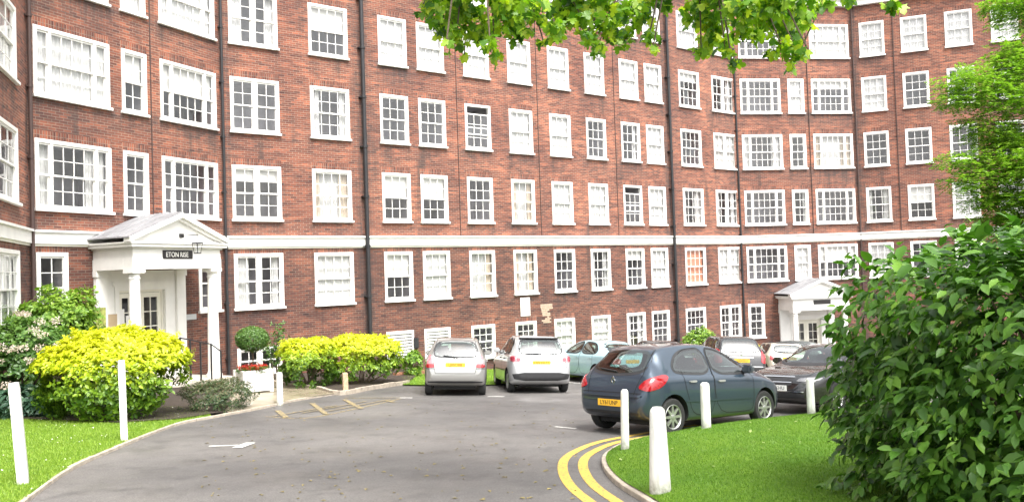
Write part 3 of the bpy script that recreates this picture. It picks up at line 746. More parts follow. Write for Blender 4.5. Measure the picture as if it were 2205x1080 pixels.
# asphalt sheet out to the horizon
xs = [-400, -150, -60, -30] + [-22 + i for i in range(49)] + [30, 60, 150, 400]
ys = [-300, -100, -40, -20] + [-12 + i for i in range(59)] + [55, 80, 150, 400]
m = MB(); nx = len(xs)
for y in ys:
    for x in xs: m.v.append(Vector((x, y, gz(x, y))))
for j in range(len(ys) - 1):
    for i in range(nx - 1): m.f.append((j*nx + i, j*nx + i + 1, (j+1)*nx + i + 1, (j+1)*nx + i))
g = m.build('car_park_ground', M['asphalt'], smooth=True); tag(g, kind='structure')
KERBME = {}
def kerb(name, pts, width, height, mat, stone=.9, dz=0):
    """a row of kerb stones along plan points"""
    root = empty(name); tag(root, kind='structure')
    P = [Vector((p[0], p[1])) for p in pts]; acc = [0]
    for a, b in zip(P, P[1:]): acc.append(acc[-1] + (b - a).length)
    def at_(s):
        for i in range(len(P) - 1):
            if s <= acc[i + 1]: return P[i].lerp(P[i + 1], (s - acc[i]) / max(1e-6, acc[i + 1] - acc[i]))
        return P[-1]
    s = 0; k = 0
    while s < acc[-1] - .05:
        e = min(s + stone, acc[-1]); m = MB(); n = 3; rows = []
        for i in range(n + 1):
            q = s + .006 + (e - s - .012) * i / n; c = at_(q); d = (at_(min(q + .05, acc[-1])) - at_(max(q - .05, 0))).normalized(); nn = Vector((-d.y, d.x))
            j = random.uniform(-.004, .004) if i == 0 else 0
            for sd in (-1, 1):
                p = c + nn * sd * width / 2; z = gz(c.x, c.y) + dz
                rows.append((p, z))
        off = random.uniform(-.006, .006)
        b = 0; V = []
        for i in range(n + 1):
            for sd in (0, 1):
                p, z = rows[i * 2 + sd]; V.append((p.x, p.y, z - .1)); V.append((p.x, p.y, z + height + off))
        m.v = [Vector(v) for v in V]
        for i in range(n):
            a = i * 4; c = a + 4
            m.f += [(a+1, c+1, c+3, a+3), (a, c, c+1, a+1), (a+2, a+3, c+3, c+2)]
        m.f += [(0, 1, 3, 2), (n*4, n*4+2, n*4+3, n*4+1)]
        o = m.build('kerb_stone', mat, root)
        bm = bmesh.new(); bm.from_mesh(o.data); bmesh.ops.recalc_face_normals(bm, faces=bm.faces); bmesh.ops.bevel(bm, geom=[q for q in bm.edges if q.is_manifold and q.calc_face_angle(0) > 1], offset=.008, segments=1, affect='EDGES'); bm.to_mesh(o.data); bm.free()
        s = e; k += 1
    return root
# left lawn and beds
left_edge = smooth_curve([P2(*q).to_2d() for q in ((20, 1110), (60, 1075), (150, 1012), (260, 962), (380, 915), (470, 897), (560, 880), (640, 862), (728, 848))], 6)
Pb = lambda px, py: P2(px, py).to_2d()
lawn_poly = left_edge[:int(len(left_edge) * .62)] + [Pb(440, 880), Pb(300, 880), Pb(0, 890), Vector((-18, 15)), Vector((-14, 2)), Vector((-4.4, 2))]
LAWN_L, in_l = sheet('left_lawn', lawn_poly, M['lawn'], .045, .5)
kerb('left_edging', left_edge, .07, .05, M['kerb'])
bed = [Pb(480, 893), Pb(380, 908), Pb(250, 916), Pb(0, 905), Vector((-18, 16)), Vector((-13.2, 21)), Vector((-10.6, 25)), Pb(470, 832), Pb(500, 870)]
sheet('planting_bed', bed, M['soil'], .07, .5)
pav = [Pb(492, 892), Pb(560, 880), Pb(640, 862), Pb(726, 849), Pb(680, 838), Pb(600, 828), Pb(560, 815), Pb(470, 812), Pb(440, 850)]
sheet('porch_paving', pav, M['paving'], .05, .4)
bed2_edge = [Pb(570, 818), Pb(600, 829), Pb(680, 839), Pb(731, 850), Pb(800, 838), Pb(880, 826)]
kerb('bed_edging', smooth_curve(bed2_edge, 4), .1, .12, M['kerb'], .6)
bed2 = [Vector(p) for p in bed2_edge] + [Pb(905, 805), Pb(880, 795), Vector((-5.5, 29.4)), Vector((-8.3, 27.6))]
sheet('planting_bed', bed2, M['soil'], .08, .5)
verge = [Pb(868, 830), Pb(1000, 832), Pb(1100, 828), Pb(1260, 812), Pb(1400, 800), Vector((4.5, 36.6)), Vector((-3, 31.2)), Pb(870, 800)]
LAWN_V, in_v = sheet('verge_lawn', verge, M['lawn'], .04, .6)
wallme = kerb('low_brick_border', [Pb(850, 812), Pb(915, 806)], .18, .16, pbr('rough_brick', (.3, .14, .08), .9, var=.3, scale=9), .225)
# right lawn: an island raised behind its kerb
isl = smooth_curve([P2(*q).to_2d() for q in ((1480, 1130), (1400, 1082), (1340, 1045), (1312, 1015), (1306, 990), (1325, 972), (1365, 955), (1440, 940), (1540, 922), (1660, 907), (1800, 893), (1950, 880))], 6)
def bank(x, y):
    # height of the lawn above the car park: rises gently away from the kerb
    d = min((Vector((x, y)) - q).length for q in isl)
    return gz(x, y) + .07 + .30 * (1 - math.exp(-d / 1.6))
isl_poly = isl + [Vector((13, 17)), Vector((13, 2)), Vector((2.1, 2))]
LAWN_R, in_r = sheet('right_lawn', isl_poly, M['lawn'], 0, .4, zf=bank)
kerb('right_kerb', isl, .12, .06, M['kerb'], .9)
# double yellow lines
for j, (name_off) in enumerate((.30, .56)):
    pts = []
    for i, p in enumerate(isl[2:50]):
        a = isl[2:][max(i-1, 0)]; b = isl[2:][i+1]; d = (b - a).normalized(); pts.append(p + Vector((-d.y, d.x)) * name_off)
    tag(ribbon('yellow_line', pts, .125, M['yellow_line'], .005), kind='structure')
# worn yellow hatched box by the porch paving
hat = [Pb(560, 900), Pb(600, 898), Pb(655, 900), Pb(745, 884), Pb(868, 857), Pb(745, 857)]
edge = [Pb(570, 896), Pb(655, 900), Pb(750, 883), Pb(862, 858)]
tag(ribbon('hatched_marking', smooth_curve(edge, 4), .07, M['worn_yellow'], .005), kind='structure')
tag(ribbon('hatched_marking', [Pb(742, 857), Pb(862, 856)], .07, M['worn_yellow'], .009), kind='structure')
for a, b in (((598, 884), (616, 899)), ((672, 868), (703, 892)), ((742, 860), (778, 880)), ((832, 862), (848, 866))):
    tag(ribbon('hatched_marking', [Pb(*a), Pb(*b)], .12, M['worn_yellow'], .013), kind='structure')
for a, b in (((585, 897), (725, 873)), ((650, 890), (790, 864)), ((705, 886), (840, 860))):
    tag(ribbon('hatched_marking', [Pb(*a), Pb(*b)], .06, M['worn_yellow'], .017), kind='structure')
# white bay marks
def mark(pts, w, dz=.005): tag(ribbon('bay_marking', [Pb(*q) for q in pts], w, M['white_line'], dz), kind='structure')
mark([(450, 960), (512, 958)], .09); mark([(510, 964), (540, 953)], .16, .009)
mark([(852, 856), (888, 856)], .12); mark([(1050, 853), (1086, 853)], .12); mark([(1215, 822), (1262, 826)], .1); mark([(1195, 918), (1240, 922)], .08); mark([(1475, 921), (1500, 917)], .07)

# ---- grass blades
def blades(name, sh, n, h, mat, lim):
    """blades sampled over the triangles of a ground sheet"""
    rng = np.random.default_rng(5); me0 = sh.data; me0.calc_loop_triangles()
    co = np.array([v.co[:] for v in me0.vertices]); tri = np.array([t.vertices[:] for t in me0.loop_triangles])
    A, B, C = co[tri[:, 0]], co[tri[:, 1]], co[tri[:, 2]]; cen = (A + B + C) / 3
    ok = lim(cen[:, 0], cen[:, 1]); A, B, C, cen = A[ok], B[ok], C[ok], cen[ok]
    ar = np.linalg.norm(np.cross(B - A, C - A), axis=1) / np.maximum(cen[:, 1], 3) ** 1.2
    t = rng.choice(len(ar), n, p=ar / ar.sum()); u, v = rng.random(n), rng.random(n); f = u + v > 1; u[f], v[f] = 1 - u[f], 1 - v[f]
    P = A[t] + (B - A)[t] * u[:, None] + (C - A)[t] * v[:, None]; k = n
    a = rng.uniform(0, 2 * np.pi, k); hh = h * rng.uniform(.5, 1.2, k); w = .0045
    dx, dy = np.cos(a) * w, np.sin(a) * w; lean = rng.normal(0, .45, (k, 2)) * hh[:, None]
    V = np.empty((k, 3, 3)); V[:, 0] = P - np.c_[dx, dy, np.full(k, .004)]; V[:, 1] = P + np.c_[dx, dy, np.full(k, -.004)]; V[:, 2] = P + np.c_[lean, hh]
    me = bpy.data.meshes.new(name); me.from_pydata(V.reshape(-1, 3).tolist(), [], np.arange(3 * k).reshape(-1, 3).tolist())
    at_ = me.attributes.new('tint', 'FLOAT', 'POINT'); at_.data.foreach_set('value', np.repeat(rng.random(k), 3).astype(np.float32))
    me.materials.append(mat); return link(bpy.data.objects.new(name, me))
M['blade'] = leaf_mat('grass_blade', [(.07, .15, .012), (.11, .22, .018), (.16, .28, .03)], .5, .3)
M['blade_l'] = leaf_mat('yellow_green_blade', [(.14, .24, .02), (.22, .34, .03), (.32, .42, .07)], .5, .3)  # paler, yellower green than the right lawn's blades
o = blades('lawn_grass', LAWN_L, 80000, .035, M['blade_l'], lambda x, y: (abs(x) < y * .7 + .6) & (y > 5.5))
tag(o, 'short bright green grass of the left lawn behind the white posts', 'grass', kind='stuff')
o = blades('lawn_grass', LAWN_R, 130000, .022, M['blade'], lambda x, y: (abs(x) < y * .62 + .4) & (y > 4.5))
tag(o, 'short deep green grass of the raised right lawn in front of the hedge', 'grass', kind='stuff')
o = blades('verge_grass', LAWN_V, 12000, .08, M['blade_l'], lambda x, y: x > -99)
tag(o, 'pale green grass verge between the silver cars and the building', 'grass', kind='stuff')

# ---- bollards and posts
def bollard(px, py, px_h, px_w, taper, lean, mat, label, lift=0, name='bollard', cap=0.0, square=True):
    p = P2(px, py) if not lift else None
    if lift:
        d = ray(px, py); lo, hi = 1, 60
        for _ in range(50):
            k = (lo + hi) / 2; q = d * k
            if EYE + q.z > bank(q.x, q.y): lo = k
            else: hi = k
        p = Vector((d.x * lo, d.y * lo, EYE + d.z * lo))
    s = FPX / p.y; h = px_h / s; w = px_w / s / 2
    m = MB(); n = 16 if not square else 4
    f = 1 if not square else 1.30
    prof = [(w * f, -.15), (w * f, 0), (w * f * (1 + (taper - 1) * .96), h * .93), (w * f * taper * .93, h * .97), (w * f * taper * (.62 if cap else .86), h)]
    m.lathe(prof, n, M=Matrix.Rotation(R(45 + 25), 4, 'Z') if square else None)
    o = m.build(name, mat, smooth=not square, bevel=.006 if square else 0); o.location = p; o.rotation_euler = (0, lean, 0)
    tag(o, label, 'bollard', 'white posts along the lawns and paving'); return o
bollard(1422, 1056, 178, 47, .70, 0, M['concrete_post'], 'large tapered white bollard on the right lawn, nearest the camera', 1, square=False, cap=.1)
bollard(1346, 966, 127, 18, .92, R(1.5), M['concrete_post'], 'slim white post at the kerb tip, left of the large tapered bollard', 1, square=False, cap=.1)
bollard(1521, 921, 97, 21, .95, 0, M['concrete_post'], 'white post in front of the side of the blue-grey hatchback', 1, square=False, cap=.1)
bollard(1747, 890, 76, 17, .95, 0, M['concrete_post'], 'white post in front of the black saloon, nearest the hedge', 1, square=False, cap=.1)
bollard(51, 1048, 224, 23, .95, R(-4.5), M['concrete_post'], 'white post leaning left at the far left edge of the lawn')
bollard(268, 953, 177, 15, 1.0, R(-1), M['concrete_post'], 'white post on the left lawn in front of the big yellow bush')
bollard(603, 872, 70, 14, .95, 0, M['concrete_post'], 'short round white post on the wet paving near the planter', square=False)
bollard(744, 848, 46, 12, .95, 0, M['wood_post'], 'short weathered wooden post in front of the far yellow bush')
# fallen leaves and litter on the asphalt
rng = np.random.default_rng(11); m = MB()
for i in range(260):
    px, py = rng.uniform(430, 1250), rng.uniform(865, 1078)
    if px < 430 + (1080 - py) * .0: continue
    p = P2(px, py); a = rng.uniform(0, 6.28); L = rng.uniform(.012, .045); w = L * rng.uniform(.4, .8)
    c, s_ = math.cos(a), math.sin(a)
    if any((p.to_2d() - q).length < .12 for q in left_edge[::4]): continue
    pts = [(-L, 0, .004), (0, -w, .012), (L, 0, .006), (0, w, .014)]
    b = len(m.v); m.v += [p + Vector((x * c - y * s_, x * s_ + y * c, z)) for x, y, z in pts]; m.f.append((b, b+1, b+2, b+3))
tag(m.build('fallen_leaves', pbr('dry_leaf', (.16, .13, .05), .8, var=.6, scale=3)), 'small fallen leaves scattered over the asphalt', 'leaves', kind='stuff')

# daisies in the left lawn, clippings and dead leaves on the right one
def specks(name, sh, n, mat, lim, label, cat, r=(.006, .013), z=.03):
    rng = np.random.default_rng(17); me0 = sh.data; me0.calc_loop_triangles()
    co = np.array([v.co[:] for v in me0.vertices]); tri = np.array([t.vertices[:] for t in me0.loop_triangles]); A, B, C = co[tri[:, 0]], co[tri[:, 1]], co[tri[:, 2]]; cen = (A + B + C) / 3
    ok = lim(cen[:, 0], cen[:, 1]); A, B, C = A[ok], B[ok], C[ok]; ar = np.linalg.norm(np.cross(B - A, C - A), axis=1); t = rng.choice(len(ar), n, p=ar / ar.sum()); u, v = rng.random(n), rng.random(n); f = u + v > 1; u[f], v[f] = 1 - u[f], 1 - v[f]
    P = A[t] + (B - A)[t] * u[:, None] + (C - A)[t] * v[:, None]; m = MB()
    for p in P:
        rr = rng.uniform(*r); a0 = rng.uniform(0, 6.28); b0 = len(m.v); tl = rng.normal(0, .3, 2)
        for k in range(6):
            a1 = a0 + k * math.pi / 3; x, y = math.cos(a1) * rr, math.sin(a1) * rr * rng.uniform(.6, 1); m.v.append(Vector((p[0] + x, p[1] + y, p[2] + z + x * tl[0] + y * tl[1])))
        m.f.append(tuple(range(b0, b0 + 6)))
    tag(m.build(name, mat), label, cat, kind='stuff')
specks('daisies', LAWN_L, 260, pbr('daisy_petal', (.75, .74, .68), .8), lambda x, y: (abs(x) < y * .7 + .6) & (y > 6), 'small white daisies scattered in the left lawn', 'flowers')
specks('lawn_litter', LAWN_R, 60, pbr('pale_leaf', (.22, .28, .08), .7, var=.4), lambda x, y: (abs(x) < y * .55) & (y > 6), 'pale fallen leaves lying on the right lawn', 'leaves', (.008, .028), .022)
# ================================================================== cars
def car_paint(name, col, metal=.5, rough=.3, dirt=.25):
    m, t, b, _ = nt(name)
    fl = ramp(t, noise(t, 900, 1), [(.3, tuple(c * .85 for c in col)), (.7, tuple(min(1, c * 1.15) for c in col))])
    tc = N(t, 'ShaderNodeTexCoord'); sx = N(t, 'ShaderNodeSeparateXYZ'); t.links.new(tc.outputs['Object'], sx.inputs[0])
    mr = N(t, 'ShaderNodeMapRange'); mr.inputs['From Min'].default_value = .62; mr.inputs['From Max'].default_value = .2; mr.inputs['To Max'].default_value = dirt
    t.links.new(sx.outputs['Z'], mr.inputs['Value'])
    mu = N(t, 'ShaderNodeMath', operation='MULTIPLY'); t.links.new(mr.outputs[0], mu.inputs[0]); t.links.new(noise(t, 5, 5), mu.inputs[1])
    c = mixc(t, mu.outputs[0], fl, (.2, .17, .14))          # road dust on the sills
    ge = N(t, 'ShaderNodeNewGeometry'); c = mixc(t, ge.outputs['Backfacing'], c, (.05, .05, .052))     # trim on the inside of the shell
    t.links.new(c, b.inputs['Base Color'])
    b.inputs['Metallic'].default_value = metal; b.inputs['Roughness'].default_value = rough
    b.inputs['Coat Weight'].default_value = 1; b.inputs['Coat Roughness'].default_value = .04
    return m
M['tyre'] = pbr('tyre_rubber', (.018, .018, .018), .85, var=.2, scale=20)
M['alloy'] = pbr('alloy_wheel', (.5, .5, .48), .3, metal=.8, var=.12)
M['arch'] = pbr('wheel_arch', (.012, .012, .012), .9)
M['trim'] = pbr('black_plastic', (.022, .022, .024), .5, var=.15)
M['gap'] = pbr('panel_gap', (.006, .006, .006), .9)
M['chrome'] = pbr('chrome', (.75, .75, .76), .12, metal=1, var=.05)
M['plate_y'] = pbr('yellow_plate', (.75, .42, .03), .45, var=.05); M['plate_w'] = pbr('white_plate', (.75, .75, .72), .45, var=.03)
def carglass(name, tint=(.5, .6, .56)):
    m = bpy.data.materials.new(name); m.use_nodes = True; t = m.node_tree; t.nodes.clear()
    out = N(t, 'ShaderNodeOutputMaterial'); mx = N(t, 'ShaderNodeMixShader'); tr = N(t, 'ShaderNodeBsdfTransparent'); gl = N(t, 'ShaderNodeBsdfGlossy')
    tr.inputs[0].default_value = (*tint, 1); gl.inputs['Roughness'].default_value = .015
    lw = N(t, 'ShaderNodeLayerWeight'); lw.inputs[0].default_value = .5; pw = N(t, 'ShaderNodeMath', operation='POWER'); pw.inputs[1].default_value = 3.5; t.links.new(lw.outputs['Facing'], pw.inputs[0])
    fr = N(t, 'ShaderNodeMapRange'); fr.inputs['To Min'].default_value = .13; fr.inputs['To Max'].default_value = 1; t.links.new(pw.outputs[0], fr.inputs['Value'])
    t.links.new(fr.outputs[0], mx.inputs[0]); t.links.new(tr.outputs[0], mx.inputs[1]); t.links.new(gl.outputs[0], mx.inputs[2]); t.links.new(mx.outputs[0], out.inputs[0]); return m
M['car_glass'] = carglass('tinted_car_glass'); M['seat'] = pbr('seat_cloth', (.045, .045, .05), .9, var=.3, scale=8)
def lens(name, col, rough=.08):
    m, t, b, _ = nt(name)
    t.links.new(ramp(t, noise(t, 26, 3), [(.35, tuple(c * .55 for c in col)), (.65, col)]), b.inputs['Base Color']); b.inputs['Roughness'].default_value = rough; b.inputs['Coat Weight'].default_value = 1
    return m
M['red_lens'] = lens('red_lens', (.36, .008, .014)); M['pink_lens'] = lens('pale_red_lens', (.6, .2, .22)); M['clear_lens'] = lens('clear_lens', (.22, .22, .23)); M['dark_lens'] = lens('dark_lens', (.25, .01, .03))

def interp(pts, x):
    """monotone-ish cubic through (x, v) pairs"""
    n = len(pts)
    if x <= pts[0][0]: return pts[0][1]
    if x >= pts[-1][0]: return pts[-1][1]
    for i in range(n - 1):
        if x <= pts[i + 1][0]: break
    x0, y0 = pts[i]; x1, y1 = pts[i + 1]; h = x1 - x0; d = (y1 - y0) / h
    def tan(k):
        if k == 0: return (pts[1][1] - pts[0][1]) / (pts[1][0] - pts[0][0])
        if k == n - 1: return (pts[-1][1] - pts[-2][1]) / (pts[-1][0] - pts[-2][0])
        a = (pts[k][1] - pts[k-1][1]) / (pts[k][0] - pts[k-1][0]); b = (pts[k+1][1] - pts[k][1]) / (pts[k+1][0] - pts[k][0])
        return 0 if a * b <= 0 else 2 * a * b / (a + b)
    m0, m1 = tan(i), tan(i + 1); t = (x - x0) / h
    return (2*t**3 - 3*t*t + 1) * y0 + (t**3 - 2*t*t + t) * h * m0 + (-2*t**3 + 3*t*t) * y1 + (t**3 - t*t) * h * m1
def section(S, x):
    zt = interp(S['top'], x); zb = interp(S['bot'], x); w = interp(S['wid'], x); wr = interp(S['roof'], x); bl = min(interp(S['belt'], x), zt - .012)
    hgt = zt - bl; k = min(1, hgt / .3)
    zm = zb + .5 * (bl - zb); rd = .05 * k + .004
    P = [(0, zb), (.5 * w, zb), (.84 * w, zb + .01), (.95 * w, zb + .05), (.985 * w, zb + .13 * min(1, (bl - zb) / .4)), (w, zm), (.992 * w, bl - .25 * (bl - zm)), (.972 * w, bl - .02)]
    wb = .945 * w
    wr = wr * k + (.86 * w) * (1 - k)
    for f in (.05, .3, .6, .85): P.append((wb + (wr - wb) * (f ** 1.15), bl + (zt - rd - bl) * f))
    P += [(wr * .985, zt - rd), (wr * .93, zt - rd * .55), (wr * .8, zt - rd * .28), (wr * .5, zt - rd * .08), (0, zt)]
    return P
def dense(P, n=3):
    Q = [Vector((p[0], p[1], 0)) for p in P]; out = smooth_curve(Q, n); return [(max(0, q.x), q.y) for q in out]
def car_body(S):
    L = S['L']; xs = sorted(set([0, .015, .035, .06, .09] + [round(.12 + i * (L - .24) / 100, 4) for i in range(101)] + [L - .09, L - .06, L - .035, L - .015, L]))
    V = []; F = []; n = None
    for x in xs:
        h = dense(section(S, x)); n = len(h)
        ring = [(x, y, z) for y, z in h] + [(x, -y, z) for y, z in h[-2:0:-1]]
        V += ring; m = len(ring)
    for i in range(len(xs) - 1):
        for k in range(m):
            k2 = (k + 1) % m; F.append((i*m + k, (i+1)*m + k, (i+1)*m + k2, i*m + k2))
    F.append(tuple(range(m))); F.append(tuple((len(xs)-1)*m + k for k in reversed(range(m))))
    return V, F
RAYS = {'right': lambda a, b: ((a, -3, b), (0, 1, 0)), 'left': lambda a, b: ((a, 3, b), (0, -1, 0)), 'rear': lambda a, b: ((-4, a, b), (1, 0, 0)), 'front': lambda a, b: ((9, a, b), (-1, 0, 0)), 'top': lambda a, b: ((a, b, 4), (0, 0, -1)),
        'rq': lambda a, b: ((-3 * .7 + a * .7, -3 * .7 - a * .7, b), (.7, .7, 0)), 'lq': lambda a, b: ((-3 * .7 + a * .7, 3 * .7 + a * .7, b), (.7, -.7, 0)),
        'fl': lambda a, b: ((7 * .8, 4 * .6, b), (-.8, -.6, 0))}
def chaikin(P, it=2, r=.2):
    for _ in range(it):
        Q = []
        for a, b in zip(P, P[1:] + P[:1]): Q += [(a[0] + (b[0]-a[0])*r, a[1] + (b[1]-a[1])*r), (a[0] + (b[0]-a[0])*(1-r), a[1] + (b[1]-a[1])*(1-r))]
        P = Q
    return P
def panel(bvh, view, poly, mat, parent, name, off=.004, step=.045, rnd=2, thick=.012, smooth=True):
    P = chaikin(list(poly), rnd) if rnd else list(poly)
    pts = []
    for i in range(len(P)):
        a, b = Vector(P[i]), Vector(P[(i+1) % len(P)]); k = max(1, int((b-a).length / step)); pts += [a.lerp(b, j / k) for j in range(k)]
    nb = len(pts); xs = [p.x for p in pts]; ys = [p.y for p in pts]; inner = []
    def inside(x, y):
        c = False; j = nb - 1
        for i in range(nb):
            if (pts[i].y > y) != (pts[j].y > y) and x < (pts[j].x - pts[i].x) * (y - pts[i].y) / (pts[j].y - pts[i].y) + pts[i].x: c = not c
            j = i
        return c
    x = min(xs) + step * .5
    while x < max(xs):
        y = min(ys) + step * .5
        while y < max(ys):
            if inside(x, y): inner.append(Vector((x, y)))
            y += step
        x += step
    v, e, f, *_ = delaunay_2d_cdt(pts + inner, [(i, (i+1) % nb) for i in range(nb)], [], 1, 1e-5)
    V = []; Nn = []
    for p in v:
        o, d = RAYS[view](p.x, p.y); o = Vector(o); d = Vector(d).normalized()
        loc, nor, _, _ = bvh.ray_cast(o, d)
        if loc is None: loc, nor, _, _ = bvh.find_nearest(o + d * (3.6 if view != 'front' else 5))
        if nor.dot(d) > 0: nor = -nor
        V.append(loc + nor * off); Nn.append(nor)
    bm = bmesh.new(); bv = [bm.verts.new(p) for p in V]
    for q in f:
        try: bm.faces.new([bv[i] for i in q])
        except ValueError: pass
    bmesh.ops.recalc_face_normals(bm, faces=bm.faces)
    d = Vector(RAYS[view](0, 0)[1])
    if sum(q.normal.dot(d) for q in bm.faces) > 0: bmesh.ops.reverse_faces(bm, faces=bm.faces)
    be = [q for q in bm.edges if q.is_boundary]
    if thick:
        r = bmesh.ops.extrude_edge_only(bm, edges=be)
        nv = [q for q in r['geom'] if isinstance(q, bmesh.types.BMVert)]
        for q in nv:
            loc, nor, _, _ = bvh.find_nearest(q.co)
            q.co = q.co - (q.co - loc) - (q.co - loc).normalized() * .004 if (q.co - loc).length > 1e-6 else q.co
    me = bpy.data.meshes.new(name); bm.to_mesh(me); bm.free(); me.materials.append(mat)
    if smooth: me.shade_smooth(); me.set_sharp_from_angle(angle=R(50))
    return link(bpy.data.objects.new(name, me), parent)
def seam(bvh, view, pts, parent, name='panel_gap', w=.010, off=.0055, mat=None, closed=True):
    """a thin line that follows the body along 2D points"""
    Q = chaikin(list(pts), 2) if closed else [tuple(p) for p in pts]
    out = []
    for i in range(len(Q) if closed else len(Q) - 1):
        a, b = Vector(Q[i]), Vector(Q[(i+1) % len(Q)]); k = max(1, int((b-a).length / .04)); out += [a.lerp(b, j / k) for j in range(k)]
    if not closed: out.append(Vector(Q[-1]))
    m = MB(); rows = []; n = len(out)
    for i, p in enumerate(out):
        d = (out[(i+1) % n] - out[i-1]) if closed else (out[min(i+1, n-1)] - out[max(i-1, 0)])
        d.normalize(); nn = Vector((-d.y, d.x)); rr = []
        for s in (-1, 1):
            q = p + nn * s * w / 2; o, dd = RAYS[view](q.x, q.y); loc, nor, _, _ = bvh.ray_cast(Vector(o), Vector(dd).normalized())
            if loc is None: rr = None; break
            if nor.dot(Vector(dd)) > 0: nor = -nor
            rr.append(loc + nor * off)
        rows.append(rr)
    for i in range(n if closed else n - 1):
        a, b = rows[i], rows[(i+1) % n]
        if a and b: m.quad(a[0], b[0], b[1], a[1])
    return m.build(name, mat or M['gap'], parent)
def wheel(parent, x, y, r, side, spokes=7, style='alloy'):
    w = empty('wheel', (x, y, r), 0, parent); w.rotation_euler = (0, 0, 0 if side < 0 else math.pi)   # outer face towards -y for side -1
    key = ('wheel', round(r, 3), spokes, style)
    if key not in cache:
        Mx = Matrix.Rotation(R(90), 4, 'X')            # lathe axis z -> -y
        rr = r * .66; tw = .095
        ty = MB().lathe([(rr, -tw * .9), (r * .8, -tw), (r * .93, -tw * .96), (r * .99, -tw * .7), (r, 0), (r * .99, tw * .7), (r * .93, tw * .96), (r * .8, tw), (rr, tw * .9)], 36, cap=False, M=Mx).mesh('tyre', M['tyre'], smooth=True)
        rm = MB(); rm.lathe([(rr * .99, -tw), (rr * 1.0, tw * .9), (rr * .97, tw * .94), (rr * .9, tw * .8), (rr * .88, -tw * .2)], 36, cap=False, M=Mx)
        if style == 'alloy':
            for k in range(spokes):
                A = Matrix.Rotation(2 * math.pi * k / spokes, 4, 'Y')
                rm.prism([(-.028, rr * .1), (.028, rr * .1), (.017, rr * .93), (-.017, rr * .93)], -tw * .82, -tw * .45, A)
        else:
            rm.lathe([(.0, tw * .9), (rr * .5, tw * .88), (rr * .92, tw * .75)], 28, cap=False, M=Mx)
        rm.lathe([(rr * .22, tw * .4), (rr * .22, tw * .84), (rr * .1, tw * .9)], 18, cap=True, M=Mx)
        bk = MB().lathe([(rr * .96, -.02), (rr * .96, .0)], 24, M=Mx).mesh('brake_disc', M['arch'])
        cache[key] = (ty, rm.mesh('rim', M['alloy'], smooth=True), bk)
    ty, rm, bk = cache[key]
    inst('tyre', ty, w); inst('rim', rm, w); inst('brake_disc', bk, w)
def in_poly(P, x, y):
    c = False; j = len(P) - 1
    for i in range(len(P)):
        if (P[i][1] > y) != (P[j][1] > y) and x < (P[j][0] - P[i][0]) * (y - P[i][1]) / (P[j][1] - P[i][1]) + P[i][0]: c = not c
        j = i
    return c
